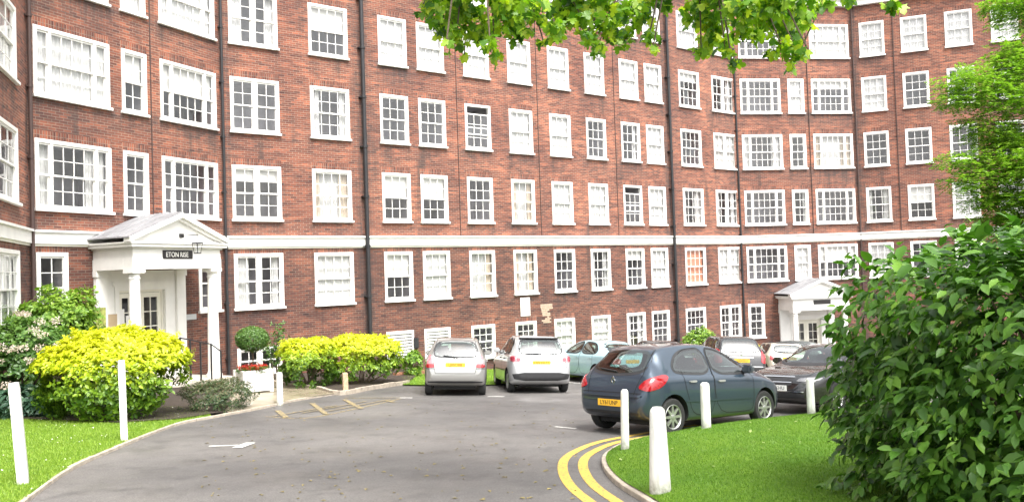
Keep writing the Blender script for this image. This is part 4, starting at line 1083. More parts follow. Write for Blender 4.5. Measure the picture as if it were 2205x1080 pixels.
def make_car(name, S, paint, label, cat='car', group='cars parked in front of the building'):
    root = empty(name); tag(root, label, cat, group)
    V, F = car_body(S)
    me = bpy.data.meshes.new('body'); me.from_pydata(V, [], F); me.materials.append(paint); me.materials.append(M['arch'])
    bm = bmesh.new(); bm.from_mesh(me); bmesh.ops.remove_doubles(bm, verts=bm.verts, dist=1e-4); bmesh.ops.recalc_face_normals(bm, faces=bm.faces); bm.to_mesh(me)
    bvh = BVHTree.FromBMesh(bm); bm.free()
    body = link(bpy.data.objects.new('body', me), root)
    r = S['wr']; xr, xf = S['axles']; hw = S['W'] / 2
    cut = MB()
    for x in (xr, xf):
        for s in (-1, 1):
            c = MB(); ya, yb = (s * (hw - .27), s * (hw + .2)); T = Matrix.Translation((x, (ya + yb) / 2, r + .01)) @ Matrix.Rotation(R(90), 4, 'X')
            l = abs(yb - ya) / 2; cut.lathe([(r + .055, -l), (r + .055, l)], 32, M=T)
    cm = cut.mesh('cut', M['arch']); co = link(bpy.data.objects.new('cut', cm))
    bm = bmesh.new(); bm.from_mesh(cm); bmesh.ops.recalc_face_normals(bm, faces=bm.faces); bm.to_mesh(cm); bm.free()
    for md_solver in ('EXACT',):
        md = body.modifiers.new('arches', 'BOOLEAN'); md.operation = 'DIFFERENCE'; md.object = co; md.solver = md_solver; md.material_mode = 'TRANSFER'
    dg = bpy.context.evaluated_depsgraph_get(); nm = bpy.data.meshes.new_from_object(body.evaluated_get(dg)); body.modifiers.clear(); body.data = nm; nm.name = 'body'
    # cut the window openings out of the shell
    holes = [('side', chaikin(list(q), 1)) for q in S['windows']]
    if 'rear_glass' in S: holes.append(('rear', chaikin(list(S['rear_glass']), 2)))
    if 'screen' in S: holes.append(('front', chaikin(list(S['screen']), 1)))
    bm = bmesh.new(); bm.from_mesh(nm); bm.normal_update(); kill = []
    for f in bm.faces:
        n_ = f.normal; c_ = f.calc_center_median()
        if c_.z < .8: continue
        for kind, P in holes:
            if kind == 'side' and abs(n_.y) > .5 and all(in_poly(P, v.co.x, v.co.z) for v in f.verts): kill.append(f); break
            if kind == 'rear' and n_.x < -.12 and c_.x < 1.3 and all(in_poly(P, v.co.y, v.co.z) for v in f.verts): kill.append(f); break
            if kind == 'front' and n_.x > .12 and c_.x > 1.6 and all(in_poly(P, v.co.y, v.co.z) for v in f.verts): kill.append(f); break
    bmesh.ops.delete(bm, geom=kill, context='FACES'); bm.to_mesh(nm); bm.free()
    nm.shade_smooth(); nm.set_sharp_from_angle(angle=R(42)); bpy.data.objects.remove(co)
    zs_ = S['H'] - 1.45
    for sy in (-1, 1):
        st = MB().box(xr + 1.15, xr + 1.62, sy * .36 - .23, sy * .36 + .23, .3, .48).box(xr + 1.0, xr + 1.16, sy * .36 - .22, sy * .36 + .22, .4, 1.0 + zs_).build('front_seat', M['seat'], root, bevel=.04, smooth=True)
        MB().box(xr + .95, xr + 1.06, sy * .36 - .13, sy * .36 + .13, 1.02 + zs_, 1.2 + zs_).build('headrest', M['seat'], st, bevel=.04, smooth=True)
    st = MB().box(xr + .25, xr + .7, -hw * .72, hw * .72, .3, .5).box(xr + .1, xr + .26, -hw * .72, hw * .72, .4, .93 + zs_).build('rear_seat', M['seat'], root, bevel=.04, smooth=True)
    for sy in (-1, 1): MB().box(xr + .06, xr + .16, sy * .38 - .12, sy * .38 + .12, .94 + zs_, 1.08 + zs_).build('headrest', M['seat'], st, bevel=.035, smooth=True)
    MB().box(xf - 1.0, xf - .55, -hw * .8, hw * .8, .55, .88 + zs_ * .6).build('dashboard', M['seat'], root, bevel=.05, smooth=True)
    for x in (xr, xf):
        for s in (-1, 1): wheel(root, x, s * (hw - .12), r, s, S.get('spokes', 7), S.get('wstyle', 'alloy'))
    MB().box(xr - .3, xf + .35, -hw + .3, hw - .3, .17, .32).build('underside', M['arch'], root)
    sides = S.get('sides', ('right', 'left'))
    for sd in sides:
        sg = -1 if sd == 'right' else 1
        for wpoly in S['windows']: seam(bvh, sd, chaikin(list(wpoly), 1), root, 'window_surround', .085, .003, M['trim']); panel(bvh, sd, wpoly, S.get('glass', M['car_glass']), root, 'side_window', .008, rnd=1)
        for k, dpoly in enumerate(S['doors']):
            seam(bvh, sd, dpoly, root, 'door_gap')
            hx, hz = S['handles'][k]
            d = panel(bvh, sd, [(hx - .09, hz - .015), (hx + .09, hz - .015), (hx + .09, hz + .018), (hx - .09, hz + .018)], S.get('handle_mat', paint), root, 'door_handle', .03, step=.03, rnd=2)
        if 'strip' in S: seam(bvh, sd, S['strip'], root, 'rubbing_strip', .03, .012, S.get('strip_mat', paint), False)
        # mirror
        mx, mz = S['mirror']; loc, nor, _, _ = bvh.ray_cast(Vector((mx, sg * 3, mz)), Vector((0, -sg, 0)))
        y = loc.y if loc is not None else sg * hw
        mm = MB().prism([(-.02, -.03), (.03, -.03), (.03, .02), (-.02, .02)], y - sg * .06, y + sg * .06)
        o = mm.build('mirror_arm', M['trim'], root, loc=(mx, 0, mz))
        bmx = MB().box(-.09, .07, -.1, .1, -.07, .075).build('wing_mirror', S.get('mirror_mat', paint), root, bevel=.035, smooth=True, loc=(mx, y + sg * .13, mz + .03))
    if 'rear_glass' in S: seam(bvh, 'rear', S['rear_glass'], root, 'rear_window_seal', .085, .003, M['trim']); panel(bvh, 'rear', S['rear_glass'], M['car_glass'], root, 'rear_window', .007, rnd=2)
    if 'screen' in S: seam(bvh, 'front', chaikin(list(S['screen']), 1), root, 'windscreen_seal', .085, .003, M['trim']); panel(bvh, 'front', S['screen'], M['car_glass'], root, 'windscreen', .007, rnd=1)
    for p in S.get('panels', ()):          # (view, polygon, material, part name, offset)
        panel(bvh, p[0], p[1], p[2] or paint, root, p[3], p[4] if len(p) > 4 else .008, step=.035, rnd=p[5] if len(p) > 5 else 2)
    for p in S.get('seams', ()): seam(bvh, p[0], p[1], root, 'panel_gap', closed=p[2])
    for view, y, z, mat, text in S.get('plates', ()):
        loc, nor, _, _ = bvh.ray_cast(*[Vector(q) for q in RAYS[view](y, z)])
        s = -1 if view == 'rear' else 1
        pl = MB().box(-.006, .006, -.26, .26, -.056, .056).build('number_plate', mat, root, loc=loc + Vector((s * .016, 0, 0)), bevel=.004)
        if text:
            t = text_mesh('lettering', text, .088, M['black'], pl, .001); t.rotation_euler = (R(90), 0, R(-90 if s < 0 else 90)); t.location = (s * .0075, 0, 0); t.scale = (1.12, 1.15, 1)
    if 'wiper' in S:
        (y0, z0), (y1, z1) = S['wiper']; A = []
        for k in range(7):
            y, z = y0 + (y1 - y0) * k / 6, z0 + (z1 - z0) * k / 6; loc, nor, _, _ = bvh.ray_cast(*[Vector(q) for q in RAYS['rear'](y, z)]); A.append(loc + Vector((-.022, 0, .012)))
        MB().tube(A, .011, 5).build('wiper', M['trim'], root)
    if 'badge' in S:
        kind, y, z = S['badge']; loc, nor, _, _ = bvh.ray_cast(*[Vector(q) for q in RAYS['rear'](y, z)])
        b = MB()
        T = Matrix.Translation(loc + Vector((-.012, 0, 0))) @ Matrix.Rotation(R(-90), 4, 'Y')
        if kind == 'ring':
            b.lathe([(.048, -.006), (.05, .004), (.038, .006), (.036, -.006)], 20, cap=False, M=T)
            for s in (-1, 1): b.box(-.004, .004, -.005, .005, -.035, .035, Matrix.Translation(loc + Vector((-.014, s * .012, .004))) @ Matrix.Rotation(s * .5, 4, 'X'))
        if kind == 'lozenge':
            for s in (-1, 1):
                for q in (-1, 1): b.box(-.008, .006, -.007, .007, -.045, .045, Matrix.Translation(loc + Vector((-.012, s * .02, q * .034))) @ Matrix.Rotation(s * q * .55, 4, 'X'))
        if kind == 'h':
            b.box(-.01, .004, -.035, -.02, -.03, .03, Matrix.Translation(loc)).box(-.01, .004, .02, .035, -.03, .03, Matrix.Translation(loc)).box(-.009, .003, -.02, .02, -.006, .006, Matrix.Translation(loc))
        if kind == 'upright': b.box(-.012, .004, -.02, .02, -.045, .045, Matrix.Translation(loc))
        b.build('badge', M['chrome'], root)
    for f in S.get('extra', ()): f(root, bvh)
    return root
def place(root, X, Y, deg, S):
    """rear axle above (X, Y); heading deg clockwise from +Y; sits on the slope"""
    h = Vector((math.sin(R(deg)), math.cos(R(deg)), 0)); n = gnormal(X + h.x * 1.2, Y + h.y * 1.2)
    f = (h - n * h.dot(n)).normalized(); l = n.cross(f)
    m = Matrix((f, l, n)).transposed().to_4x4()
    root.matrix_world = Matrix.Translation((X, Y, gz(X, Y))) @ m @ Matrix.Translation((-S['axles'][0], 0, 0))
def hatch(L, Wd, Hh, axles, wr, ws=1.0, **kw):
    hw = Wd / 2
    S = dict(L=L, W=Wd, H=Hh, axles=axles, wr=wr)
    S['bot'] = [(0, .42), (.06, .34), (.25, .25), (.6, .2), (L - .7, .19), (L - .2, .22), (L - .05, .28), (L, .36)]
    S['wid'] = [(0, hw * .74), (.03, hw * .82), (.12, hw * .92), (.35, hw * .985), (.8, hw), (L - 1.1, hw), (L - .5, hw * .96), (L - .2, hw * .84), (L - .06, hw * .68), (L, hw * .5)]
    S.update(kw); return S
# ---- blue-grey hatchback, the nearest car
CLIO = hatch(3.99, 1.71, 1.49, (.64, 3.21), .305,
    top=[(0, .60), (.02, .68), (.05, .76), (.09, .85), (.15, .96), (.24, 1.08), (.42, 1.27), (.58, 1.40), (.80, 1.455), (1.2, 1.485), (1.6, 1.49), (2.0, 1.455), (2.35, 1.36), (2.75, 1.18), (3.08, 1.0), (3.3, .93), (3.6, .83), (3.82, .70), (3.94, .58), (3.99, .48)],
    belt=[(0, .585), (.05, .72), (.12, .88), (.25, .95), (.8, .96), (1.6, .945), (2.6, .915), (3.05, .88), (3.5, .79), (3.85, .62), (3.99, .46)],
    roof=[(0, .6), (.2, .62), (.5, .57), (1.0, .575), (1.9, .57), (2.4, .56), (3.0, .62), (3.99, .5)],
    dlo=[(.93, .985), (.86, 1.10), (.98, 1.28), (1.15, 1.375), (1.55, 1.41), (1.98, 1.375), (2.36, 1.25), (2.72, 1.06), (2.86, .955), (1.8, .965)],
    windows=[[(.76, 1.03), (.74, 1.11), (.90, 1.27), (1.12, 1.355), (1.62, 1.385), (1.66, .985)], [(1.77, .98), (1.75, 1.385), (2.02, 1.355), (2.36, 1.235), (2.68, 1.06), (2.78, .97)]],
    doors=[[(.96, .72), (.9, 1.0), (.98, 1.31), (1.2, 1.40), (1.70, 1.42), (1.72, .30), (1.12, .30)], [(1.73, .30), (1.71, 1.41), (2.02, 1.38), (2.38, 1.26), (2.86, .98), (2.82, .34), (2.7, .28)]],
    handles=[(1.12, .86), (1.90, .84)], mirror=(2.66, .99), strip=[(.95, .545), (1.7, .53), (2.75, .515)],
    rear_glass=[(-.58, 1.05), (0, 1.0), (.58, 1.05), (.54, 1.2), (.47, 1.37), (0, 1.395), (-.47, 1.37), (-.54, 1.2)],
    screen=[(-.66, .99), (.66, .99), (.5, 1.40), (-.5, 1.40)],
    panels=[('rq', [(.45, .78), (.62, .73), (.86, .80), (.98, .95), (.9, 1.0), (.6, .93)], M['red_lens'], 'tail_light', .014, 2),
            ('lq', [(.45, .78), (.62, .73), (.86, .80), (.98, .95), (.9, 1.0), (.6, .93)], M['red_lens'], 'tail_light', .014, 2),
            ('rear', [(-.58, .345), (.58, .345), (.62, .395), (-.62, .395)], M['trim'], 'bumper_insert', .006, 1), ('rear', [(-.66, .635), (.66, .635), (.68, .675), (-.68, .675)], None, 'bumper_ledge', .022, 1)],
    seams=[('rear', [(-.66, .70), (.66, .70)], False), ('rear', [(-.52, .67), (-.56, .85), (-.6, 1.0), (-.5, 1.39)], False), ('rear', [(.52, .67), (.56, .85), (.6, 1.0), (.5, 1.39)], False)],
    handle_mat=M['alloy'], plates=[('rear', 0, .53, M['plate_y'], 'LY61UNP')], badge=('lozenge', 0, .885), wiper=((.0, 1.03), (.4, 1.07)), spokes=8)  # pale handle metal stands in for the highlight on the door handles
S = CLIO; c = make_car('hatchback_car', S, car_paint('blue_grey_paint', (.036, .056, .082), .5, .3), 'dark blue-grey hatchback with red tail lights, nearest car behind the white posts')
place(c, 2.03, 13.8, 51, S)
M['lens_bright'] = lens('reversing_lens', (.75, .6, .6))
# ---- silver hatchback
JAZZ = hatch(3.83, 1.675, 1.525, (.56, 3.0), .29,
    top=[(0, .62), (.02, .72), (.05, .82), (.09, .93), (.14, 1.03), (.25, 1.22), (.36, 1.36), (.5, 1.46), (.75, 1.51), (1.3, 1.525), (1.9, 1.48), (2.4, 1.34), (2.9, 1.05), (3.15, .94), (3.5, .82), (3.75, .66), (3.83, .5)],
    belt=[(0, .6), (.05, .8), (.12, .93), (.3, .98), (1.5, .96), (2.6, .92), (3.1, .86), (3.6, .7), (3.83, .48)],
    roof=[(0, .62), (.3, .6), (.6, .575), (1.9, .57), (2.4, .56), (3.0, .62), (3.83, .5)],
    dlo=[(.42, 1.05), (.5, 1.3), (.7, 1.42), (1.5, 1.44), (1.95, 1.39), (2.3, 1.24), (2.75, 1.0), (1.7, .98)],
    windows=[[(.48, 1.08), (.54, 1.28), (.74, 1.38), (.84, 1.39), (.84, 1.03)], [(.9, 1.03), (.9, 1.39), (1.5, 1.41), (1.5, 1.0)], [(1.58, 1.0), (1.58, 1.41), (1.93, 1.36), (2.25, 1.22), (2.62, 1.01)]],
    doors=[[(.86, .45), (.88, 1.42), (1.53, 1.43), (1.55, .3), (1.0, .3)], [(1.56, .3), (1.55, 1.43), (1.96, 1.39), (2.75, 1.0), (2.7, .3)]], handles=[(1.02, .88), (1.68, .87)], mirror=(2.5, 1.02), 
    rear_glass=[(-.56, 1.03), (.56, 1.03), (.54, 1.2), (.46, 1.41), (-.46, 1.41), (-.54, 1.2)],
    panels=[('rear', [(.54, .76), (.76, .76), (.72, .98), (.67, 1.1), (.62, 1.0)], M['pink_lens'], 'tail_light', .012, 1), ('rear', [(-.54, .76), (-.76, .76), (-.72, .98), (-.67, 1.1), (-.62, 1.0)], M['pink_lens'], 'tail_light', .012, 1),
            ('rear', [(.54, .745), (.78, .745), (.77, .84), (.56, .84)], M['red_lens'], 'brake_light', .016, 1), ('rear', [(-.54, .745), (-.78, .745), (-.77, .84), (-.56, .84)], M['red_lens'], 'brake_light', .016, 1),
            ('rear', [(-.7, .345), (.7, .345), (.74, .40), (-.74, .40)], M['trim'], 'bumper_insert', .006, 1)],
    seams=[('rear', [(-.52, .6), (-.56, .74), (-.56, .84), (-.62, 1.1), (-.5, 1.46)], False), ('rear', [(.52, .6), (.56, .74), (.56, .84), (.62, 1.1), (.5, 1.46)], False), ('rear', [(-.52, .6), (.52, .6)], False), ('rear', [(-.8, .72), (-.53, .72)], False), ('rear', [(.8, .72), (.53, .72)], False)],
    plates=[('rear', 0, .82, M['plate_y'], 'LJ05OBB')], badge=('h', 0, .96), wiper=((-.06, 1.0), (.32, 1.05)), wstyle='cover')
JAZZ['screen'] = [(-.62, 1.07), (.62, 1.07), (.5, 1.42), (-.5, 1.42)]
S = JAZZ; c = make_car('hatchback_car', S, car_paint('silver_paint', (.36, .355, .34), .6, .3), 'silver hatchback parked rear outward, left of the two pale cars')
JP = gnd(981, 849); place(c, JP.x, JP.y, -2, S)
# ---- white-silver tall hatchback
GOLF = hatch(4.2, 1.76, 1.58, (.72, 3.3), .315,
    top=[(0, .62), (.02, .74), (.05, .84), (.08, .95), (.13, 1.06), (.22, 1.2), (.36, 1.38), (.5, 1.5), (.58, 1.545), (.9, 1.575), (1.6, 1.58), (2.1, 1.52), (2.5, 1.4), (3.1, 1.1), (3.4, .99), (3.85, .86), (4.1, .68), (4.2, .5)],
    belt=[(0, .6), (.05, .82), (.12, .98), (.3, 1.03), (1.5, 1.02), (2.8, .98), (3.4, .9), (3.95, .72), (4.2, .48)],
    roof=[(0, .66), (.3, .63), (.6, .6), (1.9, .6), (2.5, .59), (3.2, .65), (4.2, .5)],
    dlo=[(.46, 1.1), (.56, 1.36), (.8, 1.48), (1.6, 1.5), (2.1, 1.44), (2.5, 1.3), (3.0, 1.05), (1.7, 1.03)],
    windows=[[(.52, 1.12), (.6, 1.33), (.82, 1.44), (.98, 1.45), (.98, 1.08)], [(1.04, 1.08), (1.04, 1.45), (1.62, 1.47), (1.62, 1.06)], [(1.7, 1.06), (1.7, 1.46), (2.08, 1.41), (2.45, 1.27), (2.86, 1.06)]],
    doors=[[(.98, .5), (1.0, 1.48), (1.65, 1.49), (1.67, .32), (1.2, .32)], [(1.68, .32), (1.66, 1.49), (2.1, 1.44), (3.0, 1.05), (2.9, .32)]], handles=[(1.15, .93), (1.85, .92)], mirror=(2.75, 1.08),  strip=[(1.1, .6), (2.85, .58)], strip_mat=M['trim'],
    rear_glass=[(-.6, 1.09), (.6, 1.09), (.57, 1.28), (.5, 1.46), (-.5, 1.46), (-.57, 1.28)],
    panels=[('rear', [(.56, .86), (.85, .86), (.84, 1.03), (.58, 1.04)], M['pink_lens'], 'tail_light', .012, 2), ('rear', [(-.56, .86), (-.85, .86), (-.84, 1.03), (-.58, 1.04)], M['pink_lens'], 'tail_light', .012, 2),
            ('rear', [(.6, .885), (.69, .885), (.69, .98), (.6, .98)], M['dark_lens'], 'brake_light', .02, 2), ('rear', [(-.6, .885), (-.69, .885), (-.69, .98), (-.6, .98)], M['dark_lens'], 'brake_light', .02, 2),
            ('rear', [(.73, .885), (.83, .885), (.83, 1.0), (.73, 1.0)], M['dark_lens'], 'brake_light', .02, 2), ('rear', [(-.73, .885), (-.83, .885), (-.83, 1.0), (-.73, 1.0)], M['dark_lens'], 'brake_light', .02, 2),
            ('rear', [(-.74, .36), (.74, .36), (.82, .58), (-.82, .58)], M['trim'], 'lower_bumper', .008, 1), ('rear', [(-.42, .765), (.42, .765), (.4, .92), (-.4, .92)], M['chrome'], 'plate_recess', .003, 1)],
    seams=[('rear', [(-.7, .72), (.7, .72)], False), ('rear', [(-.7, .72), (-.62, 1.1), (-.52, 1.52)], False), ('rear', [(.7, .72), (.62, 1.1), (.52, 1.52)], False)],
    plates=[('rear', 0, .85, M['plate_y'], 'OW55LFT')], badge=('ring', 0, 1.0), wiper=((.0, 1.075), (.42, 1.085)), handle_mat=M['trim'])
GOLF['extra'] = (lambda root, bvh: MB().box(-.0, .22, -.56, .56, 1.505, 1.53).build('roof_spoiler', M['trim'], root, bevel=.01, loc=(.44, 0, -.005)),)
GOLF['screen'] = [(-.64, 1.13), (.64, 1.13), (.52, 1.47), (-.52, 1.47)]
S = GOLF; c = make_car('hatchback_car', S, car_paint('pale_silver_paint', (.52, .53, .54), .45, .28), 'white-silver tall hatchback with black lower bumper, right of the silver hatchback')
JP = gnd(1156, 843); place(c, JP.x, JP.y, -9, S)
# ---- pale blue car
BLUE = hatch(4.3, 1.74, 1.42, (.85, 3.4), .3,
    top=[(0, .62), (.02, .72), (.06, .86), (.12, .95), (.3, .985), (.42, 1.02), (.7, 1.2), (1.0, 1.34), (1.25, 1.39), (1.8, 1.42), (2.3, 1.37), (2.7, 1.24), (3.2, .98), (3.5, .9), (3.95, .8), (4.2, .66), (4.3, .5)],
    belt=[(0, .6), (.06, .82), (.2, .92), (.5, .94), (2.0, .93), (3.2, .88), (3.9, .72), (4.3, .48)],
    roof=[(0, .64), (.4, .62), (1.0, .58), (2.2, .57), (2.7, .56), (3.2, .62), (4.3, .5)],
    dlo=[(.75, .97), (1.1, 1.29), (1.4, 1.35), (2.1, 1.36), (2.6, 1.22), (3.05, .97), (1.8, .96)],
    windows=[[(.86, .99), (1.14, 1.26), (1.42, 1.31), (1.78, 1.32), (1.78, .98)], [(1.88, .98), (1.88, 1.32), (2.08, 1.32), (2.52, 1.2), (2.9, .98)]],
    doors=[[(1.05, .4), (1.08, 1.33), (1.83, 1.35), (1.85, .3), (1.2, .3)], [(1.86, .3), (1.84, 1.35), (2.12, 1.35), (3.05, .97), (2.95, .3)]], handles=[(1.2, .84), (1.98, .84)], mirror=(2.8, 1.0), 
    rear_glass=[(-.56, 1.03), (.56, 1.03), (.5, 1.3), (-.5, 1.3)],
    panels=[('rear', [(-.8, .68), (-.45, .68), (-.45, .86), (-.78, .86)], M['red_lens'], 'tail_light', .01, 1), ('rear', [(.8, .68), (.45, .68), (.45, .86), (.78, .86)], M['red_lens'], 'tail_light', .01, 1)],
    plates=[('rear', 0, .76, M['plate_y'], None)])
BLUE['screen'] = [(-.64, 1.0), (.64, 1.0), (.5, 1.33), (-.5, 1.33)]
S = BLUE; c = make_car('saloon_car', S, car_paint('pale_blue_paint', (.33, .5, .55), .1, .35), 'pale blue saloon partly hidden between the white hatchback and the blue-grey one', 'car')
p = at(1330, 840, 26.4); place(c, p.x, p.y, -28, S)
# ---- dark car whose roof shows over the blue-grey hatchback
S = dict(BLUE); S['rear_glass'] = [(-.56, 1.03), (.56, 1.03), (.5, 1.33), (-.5, 1.33)]
DARK = S; c = make_car('saloon_car', S, car_paint('charcoal_paint', (.02, .02, .024), 0, .3), 'dark car of which only the roof and rear window show over the blue-grey hatchback')
p = at(1436, 830, 27.9); place(c, p.x, p.y, -8, S)
# ---- black people carrier
MPV = hatch(4.4, 1.76, 1.62, (.85, 3.55), .315,
    top=[(0, .62), (.02, .74), (.05, .86), (.08, .97), (.12, 1.06), (.2, 1.2), (.34, 1.4), (.48, 1.53), (.7, 1.59), (1.2, 1.615), (2.0, 1.62), (2.5, 1.53), (3.0, 1.3), (3.4, 1.05), (3.7, .96), (4.1, .84), (4.3, .68), (4.4, .5)],
    belt=[(0, .6), (.05, .84), (.12, .98), (.3, 1.02), (1.5, 1.0), (2.9, .96), (3.6, .88), (4.1, .72), (4.4, .48)],
    roof=[(0, .66), (.3, .63), (.6, .6), (2.2, .6), (2.8, .59), (3.4, .65), (4.4, .5)],
    dlo=[(.36, 1.1), (.5, 1.42), (.7, 1.52), (1.8, 1.54), (2.4, 1.48), (2.85, 1.28), (3.25, 1.03), (1.8, 1.02)],
    windows=[[(.42, 1.12), (.54, 1.39), (.72, 1.48), (1.05, 1.49), (1.05, 1.06)], [(1.12, 1.06), (1.12, 1.5), (1.8, 1.51), (1.8, 1.05)], [(1.88, 1.05), (1.88, 1.51), (2.36, 1.45), (2.8, 1.25), (3.1, 1.05)]],
    doors=[[(1.08, .5), (1.08, 1.52), (1.84, 1.53), (1.86, .32), (1.3, .32)], [(1.87, .32), (1.85, 1.53), (2.4, 1.48), (3.25, 1.03), (3.15, .32)]], handles=[(1.25, .9), (2.0, .9)], mirror=(3.0, 1.06), 
    rear_glass=[(-.62, 1.1), (.62, 1.1), (.6, 1.3), (.52, 1.5), (-.52, 1.5), (-.6, 1.3)],
    panels=[('rear', [(.64, .72), (.86, .72), (.84, 1.12), (.72, 1.22), (.66, 1.0)], M['red_lens'], 'tail_light', .014, 1), ('rear', [(-.64, .72), (-.86, .72), (-.84, 1.12), (-.72, 1.22), (-.66, 1.0)], M['red_lens'], 'tail_light', .014, 1),
            ('rear', [(-.4, .895), (.4, .895), (.4, .925), (-.4, .925)], M['chrome'], 'chrome_strip', .02, 1), ('rear', [(-.78, .60), (.78, .60), (.78, .625), (-.78, .625)], M['chrome'], 'bumper_trim', .012, 1)],
    plates=[('rear', 0, .8, M['plate_y'], 'LN06ERX')], badge=('upright', 0, .98))
MPV['screen'] = [(-.64, 1.08), (.64, 1.08), (.52, 1.5), (-.52, 1.5)]
S = MPV; c = make_car('estate_car', S, car_paint('black_car_paint', (.01, .01, .012), 0, .25), 'black people carrier with tall red tail lights in the far row', 'car')
p = at(1583, 818, 27.4); place(c, p.x, p.y, 0, S)
# ---- cream hatchback with a black roof
MINI = hatch(3.65, 1.69, 1.41, (.5, 2.97), .3,
    top=[(0, .58), (.02, .68), (.05, .8), (.1, .92), (.2, 1.05), (.34, 1.24), (.46, 1.36), (.7, 1.4), (1.3, 1.41), (1.9, 1.38), (2.2, 1.28), (2.55, 1.05), (2.75, .96), (3.2, .9), (3.5, .74), (3.65, .5)],
    belt=[(0, .56), (.05, .78), (.12, .9), (.3, .95), (1.5, .95), (2.5, .93), (2.9, .88), (3.4, .72), (3.65, .48)],
    roof=[(0, .62), (.3, .6), (.6, .57), (1.8, .57), (2.3, .56), (2.8, .62), (3.65, .5)],
    dlo=[(.36, 1.0), (.48, 1.28), (.6, 1.33), (1.7, 1.33), (2.1, 1.22), (2.4, .98), (1.3, .98)], windows=[[(.42, 1.01), (.52, 1.26), (.62, 1.3), (1.1, 1.3), (1.1, 1.0)], [(1.18, 1.0), (1.18, 1.3), (1.68, 1.3), (2.05, 1.2), (2.3, 1.0)]],
    doors=[[(1.12, .35), (1.12, 1.32), (1.72, 1.33), (2.4, .98), (2.3, .32)]], handles=[(1.28, .86)], mirror=(2.2, 1.0), sides=('left', 'right'),
    rear_glass=[(-.52, 1.03), (.52, 1.03), (.48, 1.28), (-.48, 1.28)],
    panels=[('rear', [(.6, .72), (.74, .72), (.74, .9), (.62, .9)], M['red_lens'], 'tail_light', .012, 1), ('rear', [(-.6, .72), (-.74, .72), (-.74, .9), (-.62, .9)], M['red_lens'], 'tail_light', .012, 1),
            ('top', [(.5, -.52), (2.0, -.52), (2.0, .52), (.5, .52)], M['trim'], 'roof_panel', .006, 1)],
    plates=[('rear', 0, .8, M['plate_y'], None)], wiper=((.0, 1.02), (.36, 1.03)))
MINI['screen'] = [(-.6, 1.0), (.6, 1.0), (.5, 1.32), (-.5, 1.32)]
S = MINI; c = make_car('hatchback_car', S, car_paint('cream_car_paint', (.55, .5, .4), .2, .3), 'small cream hatchback with black roof, right of the black people carrier')
p = at(1692, 790, 31.5); place(c, p.x, p.y, 2, S)
# ---- dark hatchback furthest away
S = dict(JAZZ); S['sides'] = ('right', 'left'); S['plates'] = []
c = make_car('hatchback_car', S, car_paint('dark_green_paint', (.02, .026, .024), .4, .3), 'dark hatchback standing in front of the far right porch')
p = at(1752, 800, 36.0); place(c, p.x, p.y, -70, S)
# ---- black saloon facing the camera by the hedge
SAL = hatch(4.6, 1.8, 1.44, (.95, 3.65), .33,
    top=[(0, .6), (.05, .86), (.12, .95), (.5, 1.0), (.7, 1.04), (1.1, 1.26), (1.45, 1.38), (2.0, 1.44), (2.5, 1.4), (2.9, 1.25), (3.4, .99), (3.6, .94), (4.1, .87), (4.4, .78), (4.55, .66), (4.6, .52)],
    belt=[(0, .58), (.06, .82), (.3, .92), (2.0, .94), (3.3, .9), (4.0, .8), (4.4, .68), (4.6, .5)],
    roof=[(0, .66), (.6, .64), (1.3, .58), (2.3, .58), (2.9, .57), (3.4, .66), (4.6, .6)],
    dlo=[(.85, .98), (1.2, 1.27), (1.5, 1.34), (2.3, 1.35), (2.8, 1.2), (3.25, .98), (1.9, .97)], windows=[[(.96, 1.0), (1.24, 1.24), (1.52, 1.3), (1.95, 1.31), (1.95, .99)], [(2.05, .99), (2.05, 1.31), (2.28, 1.31), (2.74, 1.17), (3.1, 1.0)]],
    doors=[[(1.3, .4), (1.3, 1.33), (2.0, 1.34), (2.02, .32), (1.4, .32)], [(2.03, .32), (2.01, 1.34), (2.32, 1.34), (3.25, .98), (3.15, .32)]], handles=[(1.45, .84), (2.2, .84)], mirror=(3.05, 1.02), sides=('left', 'right'),
    screen=[(-.68, 1.0), (.68, 1.0), (.52, 1.36), (-.52, 1.36)],
    panels=[('front', [(.42, .66), (.80, .68), (.84, .76), (.5, .74)], M['clear_lens'], 'headlight', .012, 2), ('front', [(-.42, .66), (-.80, .68), (-.84, .76), (-.5, .74)], M['clear_lens'], 'headlight', .012, 2),
            ('front', [(-.34, .56), (.34, .56), (.36, .73), (-.36, .73)], M['trim'], 'grille', .006, 1), ('front', [(-.6, .33), (.6, .33), (.62, .44), (-.62, .44)], M['trim'], 'lower_grille', .006, 1),
            ('front', [(-.36, .745), (.36, .745), (.36, .765), (-.36, .765)], M['chrome'], 'grille_trim', .012, 0), ('front', [(-.34, .64), (.34, .64), (.34, .655), (-.34, .655)], M['chrome'], 'grille_bar', .012, 0), ('front', [(-.6, .455), (.6, .455), (.6, .475), (-.6, .475)], M['chrome'], 'bumper_trim', .012, 0)],
    seams=[('top', [(3.6, -.72), (4.35, -.62), (4.48, 0), (4.35, .62), (3.6, .72)], False)], plates=[('front', 0, .53, M['plate_w'], 'LD07KHU')], wr_=0)
SAL['rear_glass'] = [(-.6, 1.05), (.6, 1.05), (.5, 1.33), (-.5, 1.33)]
S = SAL; wheel_s = make_car('saloon_car', S, car_paint('gloss_black_paint', (.01, .01, .011), 0, .22), 'black saloon with chrome grille facing the camera beside the hedge')
hd = 229; place(wheel_s, 6.12 - math.sin(R(hd)) * 2.7, 17.4 - math.cos(R(hd)) * 2.7, hd, S)
